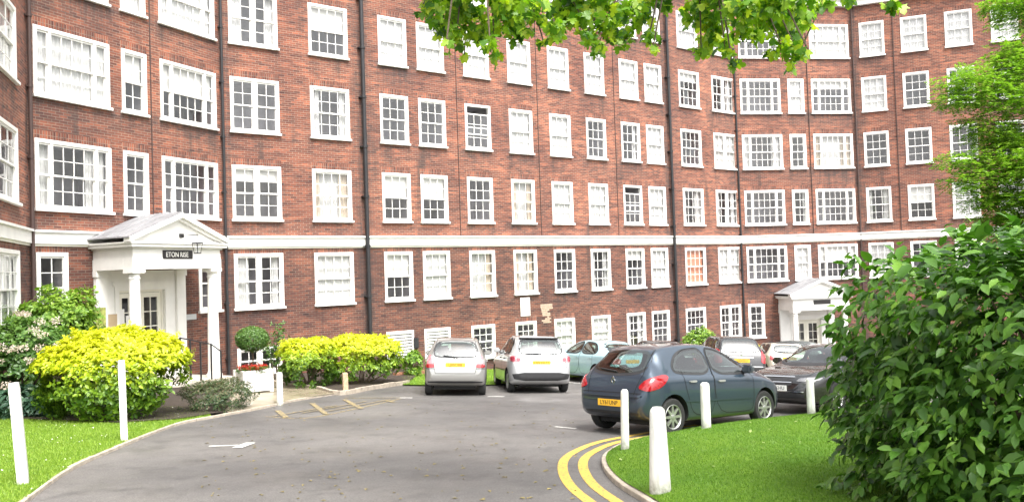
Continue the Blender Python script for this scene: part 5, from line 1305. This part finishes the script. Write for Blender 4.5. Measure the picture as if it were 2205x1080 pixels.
# ================================================================== plants
def leaf_arrays(P, T, Nr, size, tmpl):
    """place a leaf template (length along +x, normal +z) at points P with tip directions T and normals Nr"""
    T = T / (np.linalg.norm(T, axis=1, keepdims=True) + 1e-9)
    Nr = Nr - T * (Nr * T).sum(1, keepdims=True); Nr /= (np.linalg.norm(Nr, axis=1, keepdims=True) + 1e-9)
    B = np.cross(Nr, T)
    Q = tmpl[None, :, :] * size[:, None, None]
    return P[:, None, :] + Q[..., 0:1] * T[:, None, :] + Q[..., 1:2] * B[:, None, :] + Q[..., 2:3] * Nr[:, None, :]
TM = {}
def template(name, V, F): TM[name] = (np.array(V, float), F)
template('oval', [(0, 0, 0), (.3, .235, .06), (.3, 0, 0), (.3, -.235, .06), (.64, .22, .03), (.64, 0, -.03), (.64, -.22, .03), (1, 0, -.14)], [(0, 2, 1), (0, 3, 2), (1, 2, 5, 4), (2, 3, 6, 5), (4, 5, 7), (5, 6, 7)])
template('small', [(0, 0, 0), (.5, .3, .06), (1, 0, -.06), (.5, -.3, .06)], [(0, 3, 2, 1)])
template('narrow', [(0, 0, 0), (.5, .17, .05), (1, 0, -.08), (.5, -.17, .05)], [(0, 3, 2, 1)])
pal = [(0, 0, 0), (.12, -.3, .02), (-.02, -.52, -.05), (.3, -.36, .02), (.5, -.62, -.07), (.56, -.24, .02), (.82, -.26, -.02), (1.05, 0, -.09), (.82, .26, -.02), (.56, .24, .02), (.5, .62, -.07), (.3, .36, .02), (-.02, .52, -.05), (.12, .3, .02), (.5, 0, .03)]
template('palmate', pal, [(i, i + 1, 14) if False else (14, i, i + 1) for i in range(0, 13)] + [(14, 13, 0)])
def leaf_mesh(name, P, T, Nr, size, tint, tmpl, mat, parent=None):
    V, F = TM[tmpl]; A = leaf_arrays(np.asarray(P, float), np.asarray(T, float), np.asarray(Nr, float), np.asarray(size, float), V)
    n, k = A.shape[:2]
    me = bpy.data.meshes.new(name)
    lens_ = np.array([len(f) for f in F]); flat = np.concatenate([np.array(f) for f in F])
    L = (flat[None] + np.arange(n)[:, None] * k).ravel()
    me.vertices.add(n * k); me.vertices.foreach_set('co', A.reshape(-1))
    me.loops.add(len(L)); me.loops.foreach_set('vertex_index', L.astype(np.int32))
    tot = np.tile(lens_, n); me.polygons.add(len(tot)); me.polygons.foreach_set('loop_start', np.concatenate([[0], np.cumsum(tot)[:-1]]).astype(np.int32)); me.polygons.foreach_set('loop_total', tot.astype(np.int32))
    me.update(calc_edges=True)
    at_ = me.attributes.new('tint', 'FLOAT', 'POINT'); at_.data.foreach_set('value', np.repeat(np.asarray(tint, np.float32), k))
    me.materials.append(mat); me.shade_smooth()
    return link(bpy.data.objects.new(name, me), parent)
def single_leaves(P, T, Nr, size, tint, tmpl, mats, parent, name='leaf'):
    """leaves as objects of their own, sharing a few meshes"""
    V, F = TM[tmpl]; mes = []
    for i, tv in enumerate(mats[1]):
        me = bpy.data.meshes.new('leaf'); me.from_pydata(V.tolist(), [], F); me.materials.append(mats[0]); me.shade_smooth()
        at_ = me.attributes.new('tint', 'FLOAT', 'POINT'); at_.data.foreach_set('value', np.full(len(V), tv, np.float32)); mes.append(me)
    for p, t, n, s, c in zip(P, T, Nr, size, tint):
        t = Vector(t).normalized(); n = Vector(n); n = (n - t * n.dot(t)).normalized(); b = n.cross(t)
        m = Matrix((t, b, n)).transposed().to_4x4()
        o = bpy.data.objects.new(name, mes[int(np.argmin([abs(c - q) for q in mats[1]]))]); o.matrix_world = Matrix.Translation(p) @ m @ Matrix.Scale(s, 4)
        link(o); o.parent = parent; o.matrix_parent_inverse = parent.matrix_world.inverted()
def unit(v): return v / (np.linalg.norm(v, axis=-1, keepdims=True) + 1e-9)
def lumps(n, rng): return unit(rng.normal(size=(n, 3))), rng.uniform(.6, 1.4, n)
def lumpy(dirs, seed, amp=.16, n=26, sharp=9):
    rng = np.random.default_rng(seed); c, a = lumps(n, rng)
    d = dirs @ c.T
    return 1 + amp * ((np.exp(sharp * (d - 1)) * a).max(1) - .45)
def blob_points(center, radii, n, seed, amp=.16, power=2.4, depth=.25, zmin=-1.0, lump=26, sharp=9):
    """points in the outer shell of a lumpy rounded box; returns positions and outward normals"""
    rng = np.random.default_rng(seed); d = unit(rng.normal(size=(int(n * 2.2), 3))); d = d[d[:, 2] > zmin][:n]
    r = 1 / (np.abs(d) ** power).sum(1) ** (1 / power)
    s = lumpy(d, seed + 1, amp, lump, sharp) * (1 - depth * rng.random(len(d)) ** 1.6)
    P = d * (r * s)[:, None] * np.array(radii); nrm = unit(np.sign(d) * np.abs(d) ** (power - 1) / np.array(radii))
    return P + np.array(center), nrm, d
def rosettes(P, nrm, k, rng, up=.3, spread=.9, size=.06, svar=.42):
    """k leaves round each shoot point"""
    n = len(P); ax = unit(nrm + np.array([0, 0, up]) + rng.normal(0, .25, (n, 3)))
    a = unit(np.cross(ax, rng.normal(size=(n, 3)))); b = np.cross(ax, a); out = []
    for i in range(k):
        t = 2 * np.pi * i / k + rng.uniform(-.3, .3, n)
        rad = a * np.cos(t)[:, None] + b * np.sin(t)[:, None]
        T = unit(rad * spread + ax * rng.uniform(.1, .7, n)[:, None]); Nn = unit(ax - rad * .35 + rng.normal(0, .15, (n, 3)))
        out.append((P + rng.normal(0, size * .25, (n, 3)), T, Nn, size * rng.uniform(1 - svar, 1 + svar, n)))
    return [np.concatenate([o[j] for o in out]) for j in range(4)]
def stems(name, base, tips, r0, r1, mat, parent, seed=0, n=5):
    rng = np.random.default_rng(seed); m = MB()
    for t in tips:
        b = Vector(base) + Vector((rng.normal(0, .04), rng.normal(0, .04), 0)); t = Vector(t); pts = []
        for k in range(n + 1):
            f = k / n; p = b.lerp(t, f); p.z += .12 * math.sin(f * math.pi) * (t - b).length * .5; pts.append(p + Vector(rng.normal(0, .02, 3)) * (1 if 0 < k < n else 0))
        m.tube(pts, [r0 + (r1 - r0) * k / n for k in range(n + 1)], 6)
    return m.build(name, mat, parent, smooth=True)

def back(px, py, dy):
    b = gnd(px, py); y = b.y + dy; x = b.x * y / b.y; return Vector((x, y, gz(x, y))), y / FPX
# ---- the two yellow bushes and their neighbours
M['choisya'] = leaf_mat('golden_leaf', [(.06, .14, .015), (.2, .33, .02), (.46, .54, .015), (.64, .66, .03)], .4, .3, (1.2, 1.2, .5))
M['lime'] = leaf_mat('lime_leaf', [(.07, .16, .02), (.15, .28, .03), (.28, .4, .05)], .45, .3)
def shrub(name, label, cat, base, radii, n, k, size, mat, tint_fn, seed, tmpl='oval', up=.3, amp=.16, zc=None, group=None, power=2.4, depth=.3, zmin=-.75, lump=26, nst=9, sharp=9):
    base = Vector(base); root = empty(name, base); tag(root, label, cat, group)
    zc = radii[2] * .9 if zc is None else zc
    P, nr, d = blob_points((0, 0, zc), radii, n, seed, amp, power, depth, zmin, lump, sharp)
    rr_ = np.random.default_rng(seed + 3).random(len(P)); gap_ = lumpy(d, seed + 4, 1, 30, 12); kp_ = ~((nr[:, 2] < .25) & ((rr_ < .25) | (gap_ > 1.12)))      # open gaps lower down
    P, nr, d = P[kp_], nr[kp_], d[kp_]
    P[:, 2] = np.maximum(P[:, 2], .03)
    ns_ = max(8, len(P) // 45); q_ = np.random.default_rng(seed + 9).choice(len(P), ns_)          # stray shoots that break the outline
    for f_ in (1.05, 1.09): P = np.concatenate([P, (P[q_] - [0, 0, zc]) * f_ + [0, 0, zc]]); nr = np.concatenate([nr, nr[q_]]); d = np.concatenate([d, d[q_]])
    rng = np.random.default_rng(seed + 5)
    LP, T, Nn, S_ = rosettes(P, nr, k, rng, up, .9, size)
    tint = np.clip(tint_fn(LP, np.tile(d, (k, 1)), np.tile(nr, (k, 1)), rng), 0, 1)
    leaf_mesh('foliage', LP, T, Nn, S_, tint, tmpl, mat, root)
    tips = P[rng.choice(len(P), nst)] * .8
    stems('branches', (0, 0, -.05), tips, .025, .008, M['bark'], root, seed)
    return root
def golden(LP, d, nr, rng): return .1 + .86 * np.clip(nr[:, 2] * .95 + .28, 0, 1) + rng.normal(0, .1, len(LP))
b, s = back(246, 918, 1.05)
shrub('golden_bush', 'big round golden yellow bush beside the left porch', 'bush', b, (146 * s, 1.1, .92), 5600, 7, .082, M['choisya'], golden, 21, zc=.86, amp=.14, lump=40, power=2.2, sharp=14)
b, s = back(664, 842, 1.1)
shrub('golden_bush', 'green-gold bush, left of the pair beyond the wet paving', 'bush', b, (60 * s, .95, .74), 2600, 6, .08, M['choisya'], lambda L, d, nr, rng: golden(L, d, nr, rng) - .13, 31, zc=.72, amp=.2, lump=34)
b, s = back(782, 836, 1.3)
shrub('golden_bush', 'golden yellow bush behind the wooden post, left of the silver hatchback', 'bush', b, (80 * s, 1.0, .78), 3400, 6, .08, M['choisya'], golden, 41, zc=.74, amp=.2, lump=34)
b = gnd(888, 812); shrub('lime_plant', 'small light green leafy plant between yellow bush and silver hatchback', 'plant', (b.x, b.y + .3, gz(b.x, b.y)), (.32, .4, .42), 420, 6, .1, M['lime'], lambda L, d, nr, rng: .5 + rng.normal(0, .25, len(L)), 51, zc=.4)
# ---- white flowering shrub at the left edge
M['viburnum'] = leaf_mat('mid_green_leaf', [(.03, .085, .02), (.07, .16, .03), (.14, .25, .05)], .4, .3)
M['bloom'] = leaf_mat('cream_flower', [(.5, .4, .3), (.66, .56, .46), (.74, .68, .6)], .8, .3, (1, 1, 1))
b, s = back(50, 905, 1.0)
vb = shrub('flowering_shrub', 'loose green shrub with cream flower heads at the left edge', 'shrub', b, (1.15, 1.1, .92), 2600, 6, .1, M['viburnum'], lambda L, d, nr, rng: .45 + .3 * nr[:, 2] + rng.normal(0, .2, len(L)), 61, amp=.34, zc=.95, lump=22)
rng = np.random.default_rng(3); P, nr, d = blob_points((0, 0, .95), (1.24, 1.2, .99), 2000, 61, .34, 2.4, .02, -.2, 22)
sel = rng.choice(len(P), 80, False); FP = []
for i in sel: q = rng.normal(0, 1, (70, 3)); q = unit(q) * rng.uniform(.5, 1, (70, 1)) * np.array([.13, .13, .08]); FP.append(P[i] + q + nr[i] * .07)
FP = np.concatenate(FP); leaf_mesh('flower_heads', FP, unit(rng.normal(size=FP.shape)), unit(rng.normal(size=FP.shape) + [0, -.5, 1.2]), rng.uniform(.03, .05, len(FP)), rng.random(len(FP)), 'small', M['bloom'], vb)
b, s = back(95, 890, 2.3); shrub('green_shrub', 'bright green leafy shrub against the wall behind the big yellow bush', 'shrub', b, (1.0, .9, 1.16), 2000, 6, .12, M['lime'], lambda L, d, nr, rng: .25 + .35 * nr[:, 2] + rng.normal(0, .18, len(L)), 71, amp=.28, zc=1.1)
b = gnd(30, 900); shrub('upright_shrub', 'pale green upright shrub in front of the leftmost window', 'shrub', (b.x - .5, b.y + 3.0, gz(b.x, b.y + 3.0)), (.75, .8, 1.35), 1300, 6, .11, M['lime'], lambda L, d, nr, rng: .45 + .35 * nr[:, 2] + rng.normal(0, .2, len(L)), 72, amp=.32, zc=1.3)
M['hosta'] = leaf_mat('blue_green_leaf', [(.03, .075, .045), (.06, .13, .08), (.1, .18, .11)], .45, .2)
for px, py, sc, lb in ((28, 905, 1.0, 'low blue-green leafy plant at the far left behind the leaning post'), (100, 903, .75, 'small blue-green plant between leaning post and big yellow bush')):
    b = gnd(px, py); shrub('ground_plant', lb, 'plant', (b.x, b.y + .25, gz(b.x, b.y)), (.42 * sc, .35, .3 * sc), 200, 6, .15, M['hosta'], lambda L, d, nr, rng: .5 + rng.normal(0, .25, len(L)), 81 + px, zc=.26, group='low plants in the left bed')
# ---- low dark spreading shrub
M['cotoneaster'] = leaf_mat('dark_leaf', [(.02, .05, .018), (.05, .1, .03), (.13, .14, .07), (.2, .13, .09)], .45, .2)
b = gnd(440, 893); s = b.y / FPX
shrub('spreading_shrub', 'low dark green spreading shrub between big yellow bush and paving', 'shrub', (b.x, b.y + .75, gz(b.x, b.y + .7)), (66 * s, .8, .34), 1900, 7, .05, M['cotoneaster'], lambda L, d, nr, rng: .35 + rng.normal(0, .25, len(L)) + .15 * nr[:, 2], 91, zc=.28, amp=.35, tmpl='narrow', lump=30)
# ---- shrubs behind the far cars
b = at(1512, 770, 33.5); shrub('lime_plant', 'light green bush behind the black people carrier, against the wall', 'bush', (b.x, b.y, gz(b.x, b.y)), (.75, .6, .95), 900, 6, .11, M['lime'], lambda L, d, nr, rng: .6 + rng.normal(0, .25, len(L)), 101, zc=.9, amp=.3)
b = at(1627, 770, 37.0); shrub('golden_bush', 'small yellow plant showing between the people carrier and the cream car', 'bush', (b.x, b.y, gz(b.x, b.y)), (.42, .42, .62), 500, 6, .09, M['choisya'], lambda L, d, nr, rng: .85 + rng.normal(0, .1, len(L)), 111, zc=.62)
# ---- planter with topiary ball and red flowers
b = gnd(538, 849); s = b.y / FPX
pc = Vector((b.x, b.y + .3, 0)); pc.z = gz(pc.x, pc.y) + .05
pl = empty('planter', pc, R(38)); tag(pl, 'white square wooden planter box on the wet paving by the porch', 'planter')
w = .36
bx = MB().box(-w, w, -w, w, .04, .58).build('box', M['white'], pl, bevel=.008)
tr = MB()
for sx in (-1, 1):
    for sy in (-1, 1): tr.box(sx * w - .045, sx * w + .045, sy * w - .045, sy * w + .045, 0, .6)
tr.build('corner_posts', M['white'], pl, bevel=.006)
MB().box(-w - .02, w + .02, -w - .02, -w + .05, .545, .6).box(-w - .02, w + .02, w - .05, w + .02, .545, .6).box(-w - .018, -w + .05, -w, w, .544, .599).box(w - .05, w + .018, -w, w, .544, .599).build('rim', M['white'], pl)
MB().box(-w + .05, w - .05, -w + .05, w - .05, .5, .56).build('compost', M['soil'], pl)
M['box_leaf'] = leaf_mat('box_leaf', [(.04, .1, .02), (.08, .17, .03), (.13, .23, .05)], .4, .25)
tp = empty('topiary_tree', pc + Vector((0, 0, .55))); tag(tp, 'clipped round topiary ball on a thin stem in the white planter', 'topiary')
MB().tube([(0, 0, -.05), (.01, 0, .4), (0, 0, .75)], [.02, .017, .014], 8).build('stem', M['bark'], tp, smooth=True)
P, nr, d = blob_points((0, 0, .86), (.42, .42, .33), 1500, 121, .06, 2, .2, -1, 40)
A = rosettes(P, nr, 6, np.random.default_rng(1), .1, .9, .04); leaf_mesh('foliage', *A, np.clip(.5 + .25 * np.tile(nr[:, 2], 6) + np.random.default_rng(2).normal(0, .2, len(A[0])), 0, 1), 'small', M['box_leaf'], tp)
M['red_petal'] = leaf_mat('red_petal', [(.4, .012, .012), (.6, .03, .02), (.7, .12, .08)], .6, .25, (1.2, .8, .8))
fl = empty('red_flowers', pc + Vector((0, 0, .56))); tag(fl, 'bright red bedding flowers filling the top of the white planter', 'flowers')
rng = np.random.default_rng(9); P = np.c_[rng.uniform(-.33, .33, 260), rng.uniform(-.33, .33, 260), rng.uniform(.02, .17, 260)]
A = rosettes(P, np.tile([0, 0, 1.], (260, 1)), 5, rng, .5, .9, .04); leaf_mesh('petals', *A, rng.random(len(A[0])), 'small', M['red_petal'], fl)
P = np.c_[rng.uniform(-.35, .35, 200), rng.uniform(-.35, .35, 200), rng.uniform(-.02, .1, 200)]; A = rosettes(P, np.tile([0, 0, 1.], (200, 1)), 5, rng, .5, .9, .06); leaf_mesh('leaves', *A, rng.random(len(A[0])), 'small', M['box_leaf'], fl)
# ---- thin rose standing by the basement window
b = at(596, 800, 25.4); b.z = gz(b.x, b.y)
rs = empty('young_tree', b); tag(rs, 'thin young leafy tree against the wall, right of the topiary ball', 'tree')
tips = [(-.35, 0, 1.35), (.05, .1, 1.55), (.12, 0, 1.75), (-.2, .1, 1.1), (.25, 0, 1.2)]
stems('trunk', (0, 0, 0), tips, .018, .006, M['bark'], rs, 5)
PP = []
for t in tips:
    for k in range(46): f = rng.uniform(.45, 1.05); PP.append(np.array(t) * f + rng.normal(0, .11, 3))
PP = np.array(PP); A = rosettes(PP, unit(rng.normal(size=PP.shape) + [0, 0, .6]), 5, rng, .3, .9, .07); leaf_mesh('crown', *A, np.clip(rng.normal(.5, .25, len(A[0])), 0, 1), 'oval', M['viburnum'], rs)

# ---- the big hedge shrub at the right, close to the camera
M['laurel'] = leaf_mat('glossy_hedge_leaf', [(.02, .06, .01), (.065, .16, .02), (.14, .28, .035), (.26, .42, .07)], .36, .22, (1.2, 1.6, .5), .35)
hb = Vector((4.5, 6.2, 0)); hb.z = gz(hb.x, hb.y) + .14
hedge = empty('hedge_shrub', hb); tag(hedge, 'huge dark green glossy-leaved shrub filling the right foreground', 'shrub')
rng = np.random.default_rng(77)
hc, hr = np.array((0.05, 0, .98)), (1.55, 1.5, 1.1)
P, nr, d = blob_points(hc, hr, 2500, 131, .13, 4.2, .22, -.98, 55, 26)
P = P[(P[:, 2] > .02)]; nr = nr[:len(P)]
P, nr, d = blob_points(hc, hr, 4800, 131, .16, 8, .38, -.98, 55, 26)
k = 6; LP, T, Nn, SS = [], [], [], []
n = len(P)
ax = unit(nr + np.array([0, 0, -.25]) + rng.normal(0, .3, (n, 3)))       # shoots arch outwards and droop
for i in range(k):
    f = i / (k - 1); side = (1 if i % 2 else -1)
    b_ = unit(np.cross(ax, [0, 0, 1.])); pos = P + ax * (f * .16)[..., None] if False else P + ax * (f * .16)
    t = unit(ax * .55 + b_ * side * rng.uniform(.3, .9, (n, 1)) + np.array([0, 0, -.38]) + rng.normal(0, .3, (n, 3)))
    nn = unit(nr * .5 + np.array([0, 0, .9]) + rng.normal(0, .28, (n, 3)))
    LP.append(pos); T.append(t); Nn.append(nn); SS.append(np.clip(rng.lognormal(-2.2, .28, n), .05, .19))
LP, T, Nn, SS = [np.concatenate(q) for q in (LP, T, Nn, SS)]
young = np.clip((rng.normal(.34, .17, len(LP)) + .25 * np.tile(rng.random(n) < .16, k)), 0, 1)
keep = LP[:, 2] > -.1; LP, T, Nn, SS, young = LP[keep], T[keep], Nn[keep], SS[keep], young[keep]
# the 300 leaves that show largest: nearest the camera on the near face
wp = LP + np.array(hb); vis = (np.array([0, 0, EYE]) - wp); dist = np.linalg.norm(vis, axis=1); out = ((LP - hc) / np.array(hr)); face = (unit(out) * unit(vis)).sum(1) * (np.abs(out).max(1) > .86)
ang_x = wp[:, 0] / wp[:, 1] * FPX + W / 2; ang_y = H / 2 - (wp[:, 2] - EYE) / wp[:, 1] * FPX
face[(ang_x > 2180) | (ang_y > 1100) | (ang_y < 470)] = 0
top = np.argsort(-(face * SS / dist))[:300]; rest = np.setdiff1d(np.arange(len(LP)), top)
leaf_mesh('foliage', LP[rest], T[rest], Nn[rest], SS[rest], young[rest], 'oval', M['laurel'], hedge)['kind'] = 'stuff'
single_leaves(wp[top], T[top], Nn[top], SS[top], young[top], 'oval', (M['laurel'], (.1, .25, .4, .6, .8)), hedge)
hedge_tips = [(rng.uniform(-1.2, 1.2), rng.uniform(-1.1, 1.1), rng.uniform(.8, 2.1)) for _ in range(34)]
stems('branches', (0, 0, -.1), hedge_tips, .03, .008, M['bark'], hedge, 8)

# ---- feathery tree behind the hedge
M['robinia'] = leaf_mat('feathery_leaf', [(.08, .18, .02), (.19, .34, .035), (.35, .48, .07)], .5, .4)
tb = Vector((9.4, 12.3, 0)); tb.z = gz(tb.x, tb.y) + .3
rob = empty('feathery_tree', tb); tag(rob, 'bright green feathery-leaved tree rising behind the hedge at the right edge', 'tree')
rng = np.random.default_rng(55)
MB().tube([(0, 0, -.3), (.05, .05, 1.2), (-.05, 0, 2.4), (.05, .1, 3.8), (0, 0, 5.4)], [.2, .16, .13, .09, .03], 12).build('trunk', M['bark'], rob, smooth=True)
def wpt(px, py, Y): return np.array(at(px, py, Y) - tb)
clumps = []
for px, py, Y, r in ((2075, 170, 12, .33), (2060, 215, 12, .30), (2120, 195, 12, .42), (2170, 150, 12.2, .5), (2190, 220, 12, .5), (2110, 270, 12.1, .34), (2150, 300, 12.2, .38), (2070, 345, 12, .3), (2100, 390, 12.0, .38), (2160, 360, 12.2, .48), (2200, 420, 12.2, .5), (2140, 430, 12.2, .42), (2190, 300, 12.4, .5), (2160, 470, 12.4, .42), (2185, 110, 12.3, .34), (2200, 10, 12.5, .45), (2150, 12, 12.4, .24), (2205, 500, 12.3, .55), (2240, 350, 12, .8), (2260, 150, 12.4, .8), (2300, 450, 12, .9), (2330, 280, 12.6, 1.0), (2290, 20, 12.6, .9), (2400, 120, 13, 1.0)):
    clumps.append((wpt(px, py, Y), r))
LP, T, Nn, SS = [], [], [], []
br = MB()
for c, r in clumps:
    root_z = np.array([0, 0, max(1.2, c[2] * .8)]); pts = [root_z + (c - root_z) * f + np.array([0, 0, .35 * math.sin(f * math.pi)]) for f in np.linspace(0, 1, 6)]
    br.tube([Vector(p) for p in pts], [.05, .04, .03, .022, .016, .008], 6)
    ns = int(230 * (r / .4) ** 2)
    P0 = c + unit(rng.normal(size=(ns, 3))) * (r * rng.random((ns, 1)) ** .55) * np.array([1.2, 1.0, .5])
    dr = unit((P0 - c) * np.array([1, 1, .35]) + rng.normal(0, .15, (ns, 3)) + np.array([0, 0, -.03]))
    for j in range(9):                                # leaflets in pairs along the stalk
        f = .02 + .024 * (j // 2 + 1) ; side = 1 if j % 2 else -1
        b_ = unit(np.cross(dr, np.array([0, 0, 1.]))); pos = P0 + dr * f + np.array([0, 0, -.25 * f * f * 6])
        LP.append(pos); T.append(unit(b_ * side + dr * .35 + rng.normal(0, .12, (ns, 3)))); Nn.append(unit(np.array([0, 0, 1.]) + rng.normal(0, .3, (ns, 3)))); SS.append(rng.uniform(.05, .08, ns))
br.build('branches', M['bark'], rob, smooth=True)
LP, T, Nn, SS = [np.concatenate(q) for q in (LP, T, Nn, SS)]
leaf_mesh('crown', LP, T, Nn, SS, np.clip(rng.normal(.5, .25, len(LP)), 0, 1), 'narrow', M['robinia'], rob)

# ---- the tree whose branches hang into the top of the picture; its trunk stands behind the camera
M['plane'] = leaf_mat('plane_leaf', [(.035, .1, .01), (.09, .22, .015), (.24, .4, .02), (.42, .52, .03)], .4, .45, (1.3, 1.5, .5))
pb = Vector((3.2, -3.2, 0)); pb.z = gz(pb.x, pb.y)
pt = empty('overhanging_tree', pb); tag(pt, 'tree whose leafy branches hang into the top of the picture', 'tree')
MB().tube([(0, 0, -.3), (0, 0, .4), (-.1, .1, 2), (0, .2, 4), (-.1, .6, 5.6), (-.3, 1.4, 7.2), (-.2, 2.0, 9.5)], [.42, .33, .28, .25, .2, .14, .04], 14).build('trunk', M['bark'], pt, smooth=True)
rng = np.random.default_rng(88)
CL = [(925, 15, 30), (960, 40, 34), (1000, 20, 45), (985, 75, 26), (1040, 55, 42), (1055, 95, 24), (1068, 118, 12), (1085, 20, 45), (1110, 60, 25), (1150, 25, 42), (1168, 85, 10), (1195, 60, 26), (1210, 20, 36), (1195, 70, 16), (1250, 45, 34), (1265, 80, 22), (1290, 100, 20), (1310, 50, 42), (1345, 78, 24), (1300, 15, 34), (1385, 35, 24), (1400, 75, 18), (1408, 98, 10), (1360, 15, 26), (1430, 8, 18), (1495, 25, 34), (1540, 45, 36), (1525, 85, 24), (1510, 110, 16), (1560, 95, 22), (1575, 130, 16), (1600, 20, 36), (1640, 30, 34), (1625, 70, 18), (1690, 25, 34), (1700, 70, 34), (1680, 100, 24), (1712, 110, 22), (1710, 142, 12), (1735, 40, 20), (1740, 110, 10), (1665, 5, 30), (1770, 5, 16), (1925, 3, 18), (1830, -12, 14), (1100, -20, 60), (1250, -25, 60), (1400, -30, 50), (1550, -25, 60), (1690, -25, 60), (970, -25, 55), (1000, 118, 6), (962, 88, 8), (1598, 60, 26), (968, 110, 7)]
CL += [(x, y + (x * 7 % 40), 46) for y in (-105, -200) for x in range(930, 1800, 125)]      # the bough above the picture
LP = []; tw = MB()
limbs = [[(0, .2, 4.0), (-1.2, 3.0, 5.2), (-2.4, 7.0, 5.6), (-3.4, 10.3, 5.2)], [(0, .3, 4.3), (.2, 3.2, 5.4), (-.6, 7.0, 5.7), (-1.4, 10.4, 5.1)], [(-.05, .5, 5.2), (.9, 3.6, 5.9), (.8, 7.2, 5.9), (.6, 10.6, 5.1)]]
LB = []
for l in limbs:
    c_ = smooth_curve([Vector(p) for p in l], 6); LB += c_[6:]; tw.tube(c_, [.12 - .1 * i / (len(c_) - 1) for i in range(len(c_))], 8)
cl_pts = []
for px, py, r in CL:
    Y = rng.uniform(6.6, 8.2); c = at(px, py, Y) - pb; rr = r * Y / FPX; cl_pts.append((c, rr))
    near = min(LB, key=lambda q: (q - c).length + (0 if q.z > c.z else 3)); mid = near.lerp(c, .5) + Vector((0, 0, .15)); tip = c + Vector((0, 0, -rr * .6))
    tw.tube([near, mid, c + Vector((0, 0, rr * .4)), tip], [.018, .012, .007, .003], 5)
    nl = max(3, int(56 * (r / 30) ** 2))
    q = unit(rng.normal(size=(nl, 3))) * (rng.random((nl, 1)) ** .5) * rr * np.array([1, 1.6, 1]); LP.append(np.array(c) + q)
# the crown overhead and behind, outside the picture
for _ in range(70):
    a = rng.uniform(0, 6.28); c = Vector((math.cos(a) * rng.uniform(.5, 4.5), 1.5 + math.sin(a) * rng.uniform(.5, 4.5), rng.uniform(5.6, 9.5)))
    w_ = c + pb
    if w_.y > .8 and (w_.z - EYE) / w_.y < .46: continue
    q = unit(rng.normal(size=(60, 3))) * (rng.random((60, 1)) ** .5) * 1.0; LP.append(np.array(c) + q)
tw.build('branches', M['bark'], pt, smooth=True)
LP = np.concatenate(LP); n = len(LP)
T = unit(rng.normal(0, .6, (n, 3)) + np.array([0, 0, -.75])); Nn = unit(rng.normal(0, .55, (n, 3)) + np.array([0, -.35, .8])); SS = rng.uniform(.06, .118, n); ti = np.clip(rng.normal(.56, .3, n), 0, 1)
wp = LP + np.array(pb); ax_ = wp[:, 0] / np.maximum(wp[:, 1], .1) * FPX + W / 2; ay_ = H / 2 + 46 - (wp[:, 2] - EYE) / np.maximum(wp[:, 1], .1) * FPX - (ax_ - W / 2) * math.tan(ROLL)
big = SS / np.linalg.norm(wp - [0, 0, EYE], axis=1) * ((wp[:, 1] > 5) & (ay_ > 8) & (ax_ > 0) & (ax_ < W)); top = np.argsort(-big)[:300]; rest = np.setdiff1d(np.arange(n), top)
leaf_mesh('foliage', LP[rest], T[rest], Nn[rest], SS[rest], ti[rest], 'palmate', M['plane'], pt)['kind'] = 'stuff'
single_leaves(wp[top], T[top], Nn[top], SS[top], ti[top], 'palmate', (M['plane'], (.1, .3, .5, .7, .95)), pt)
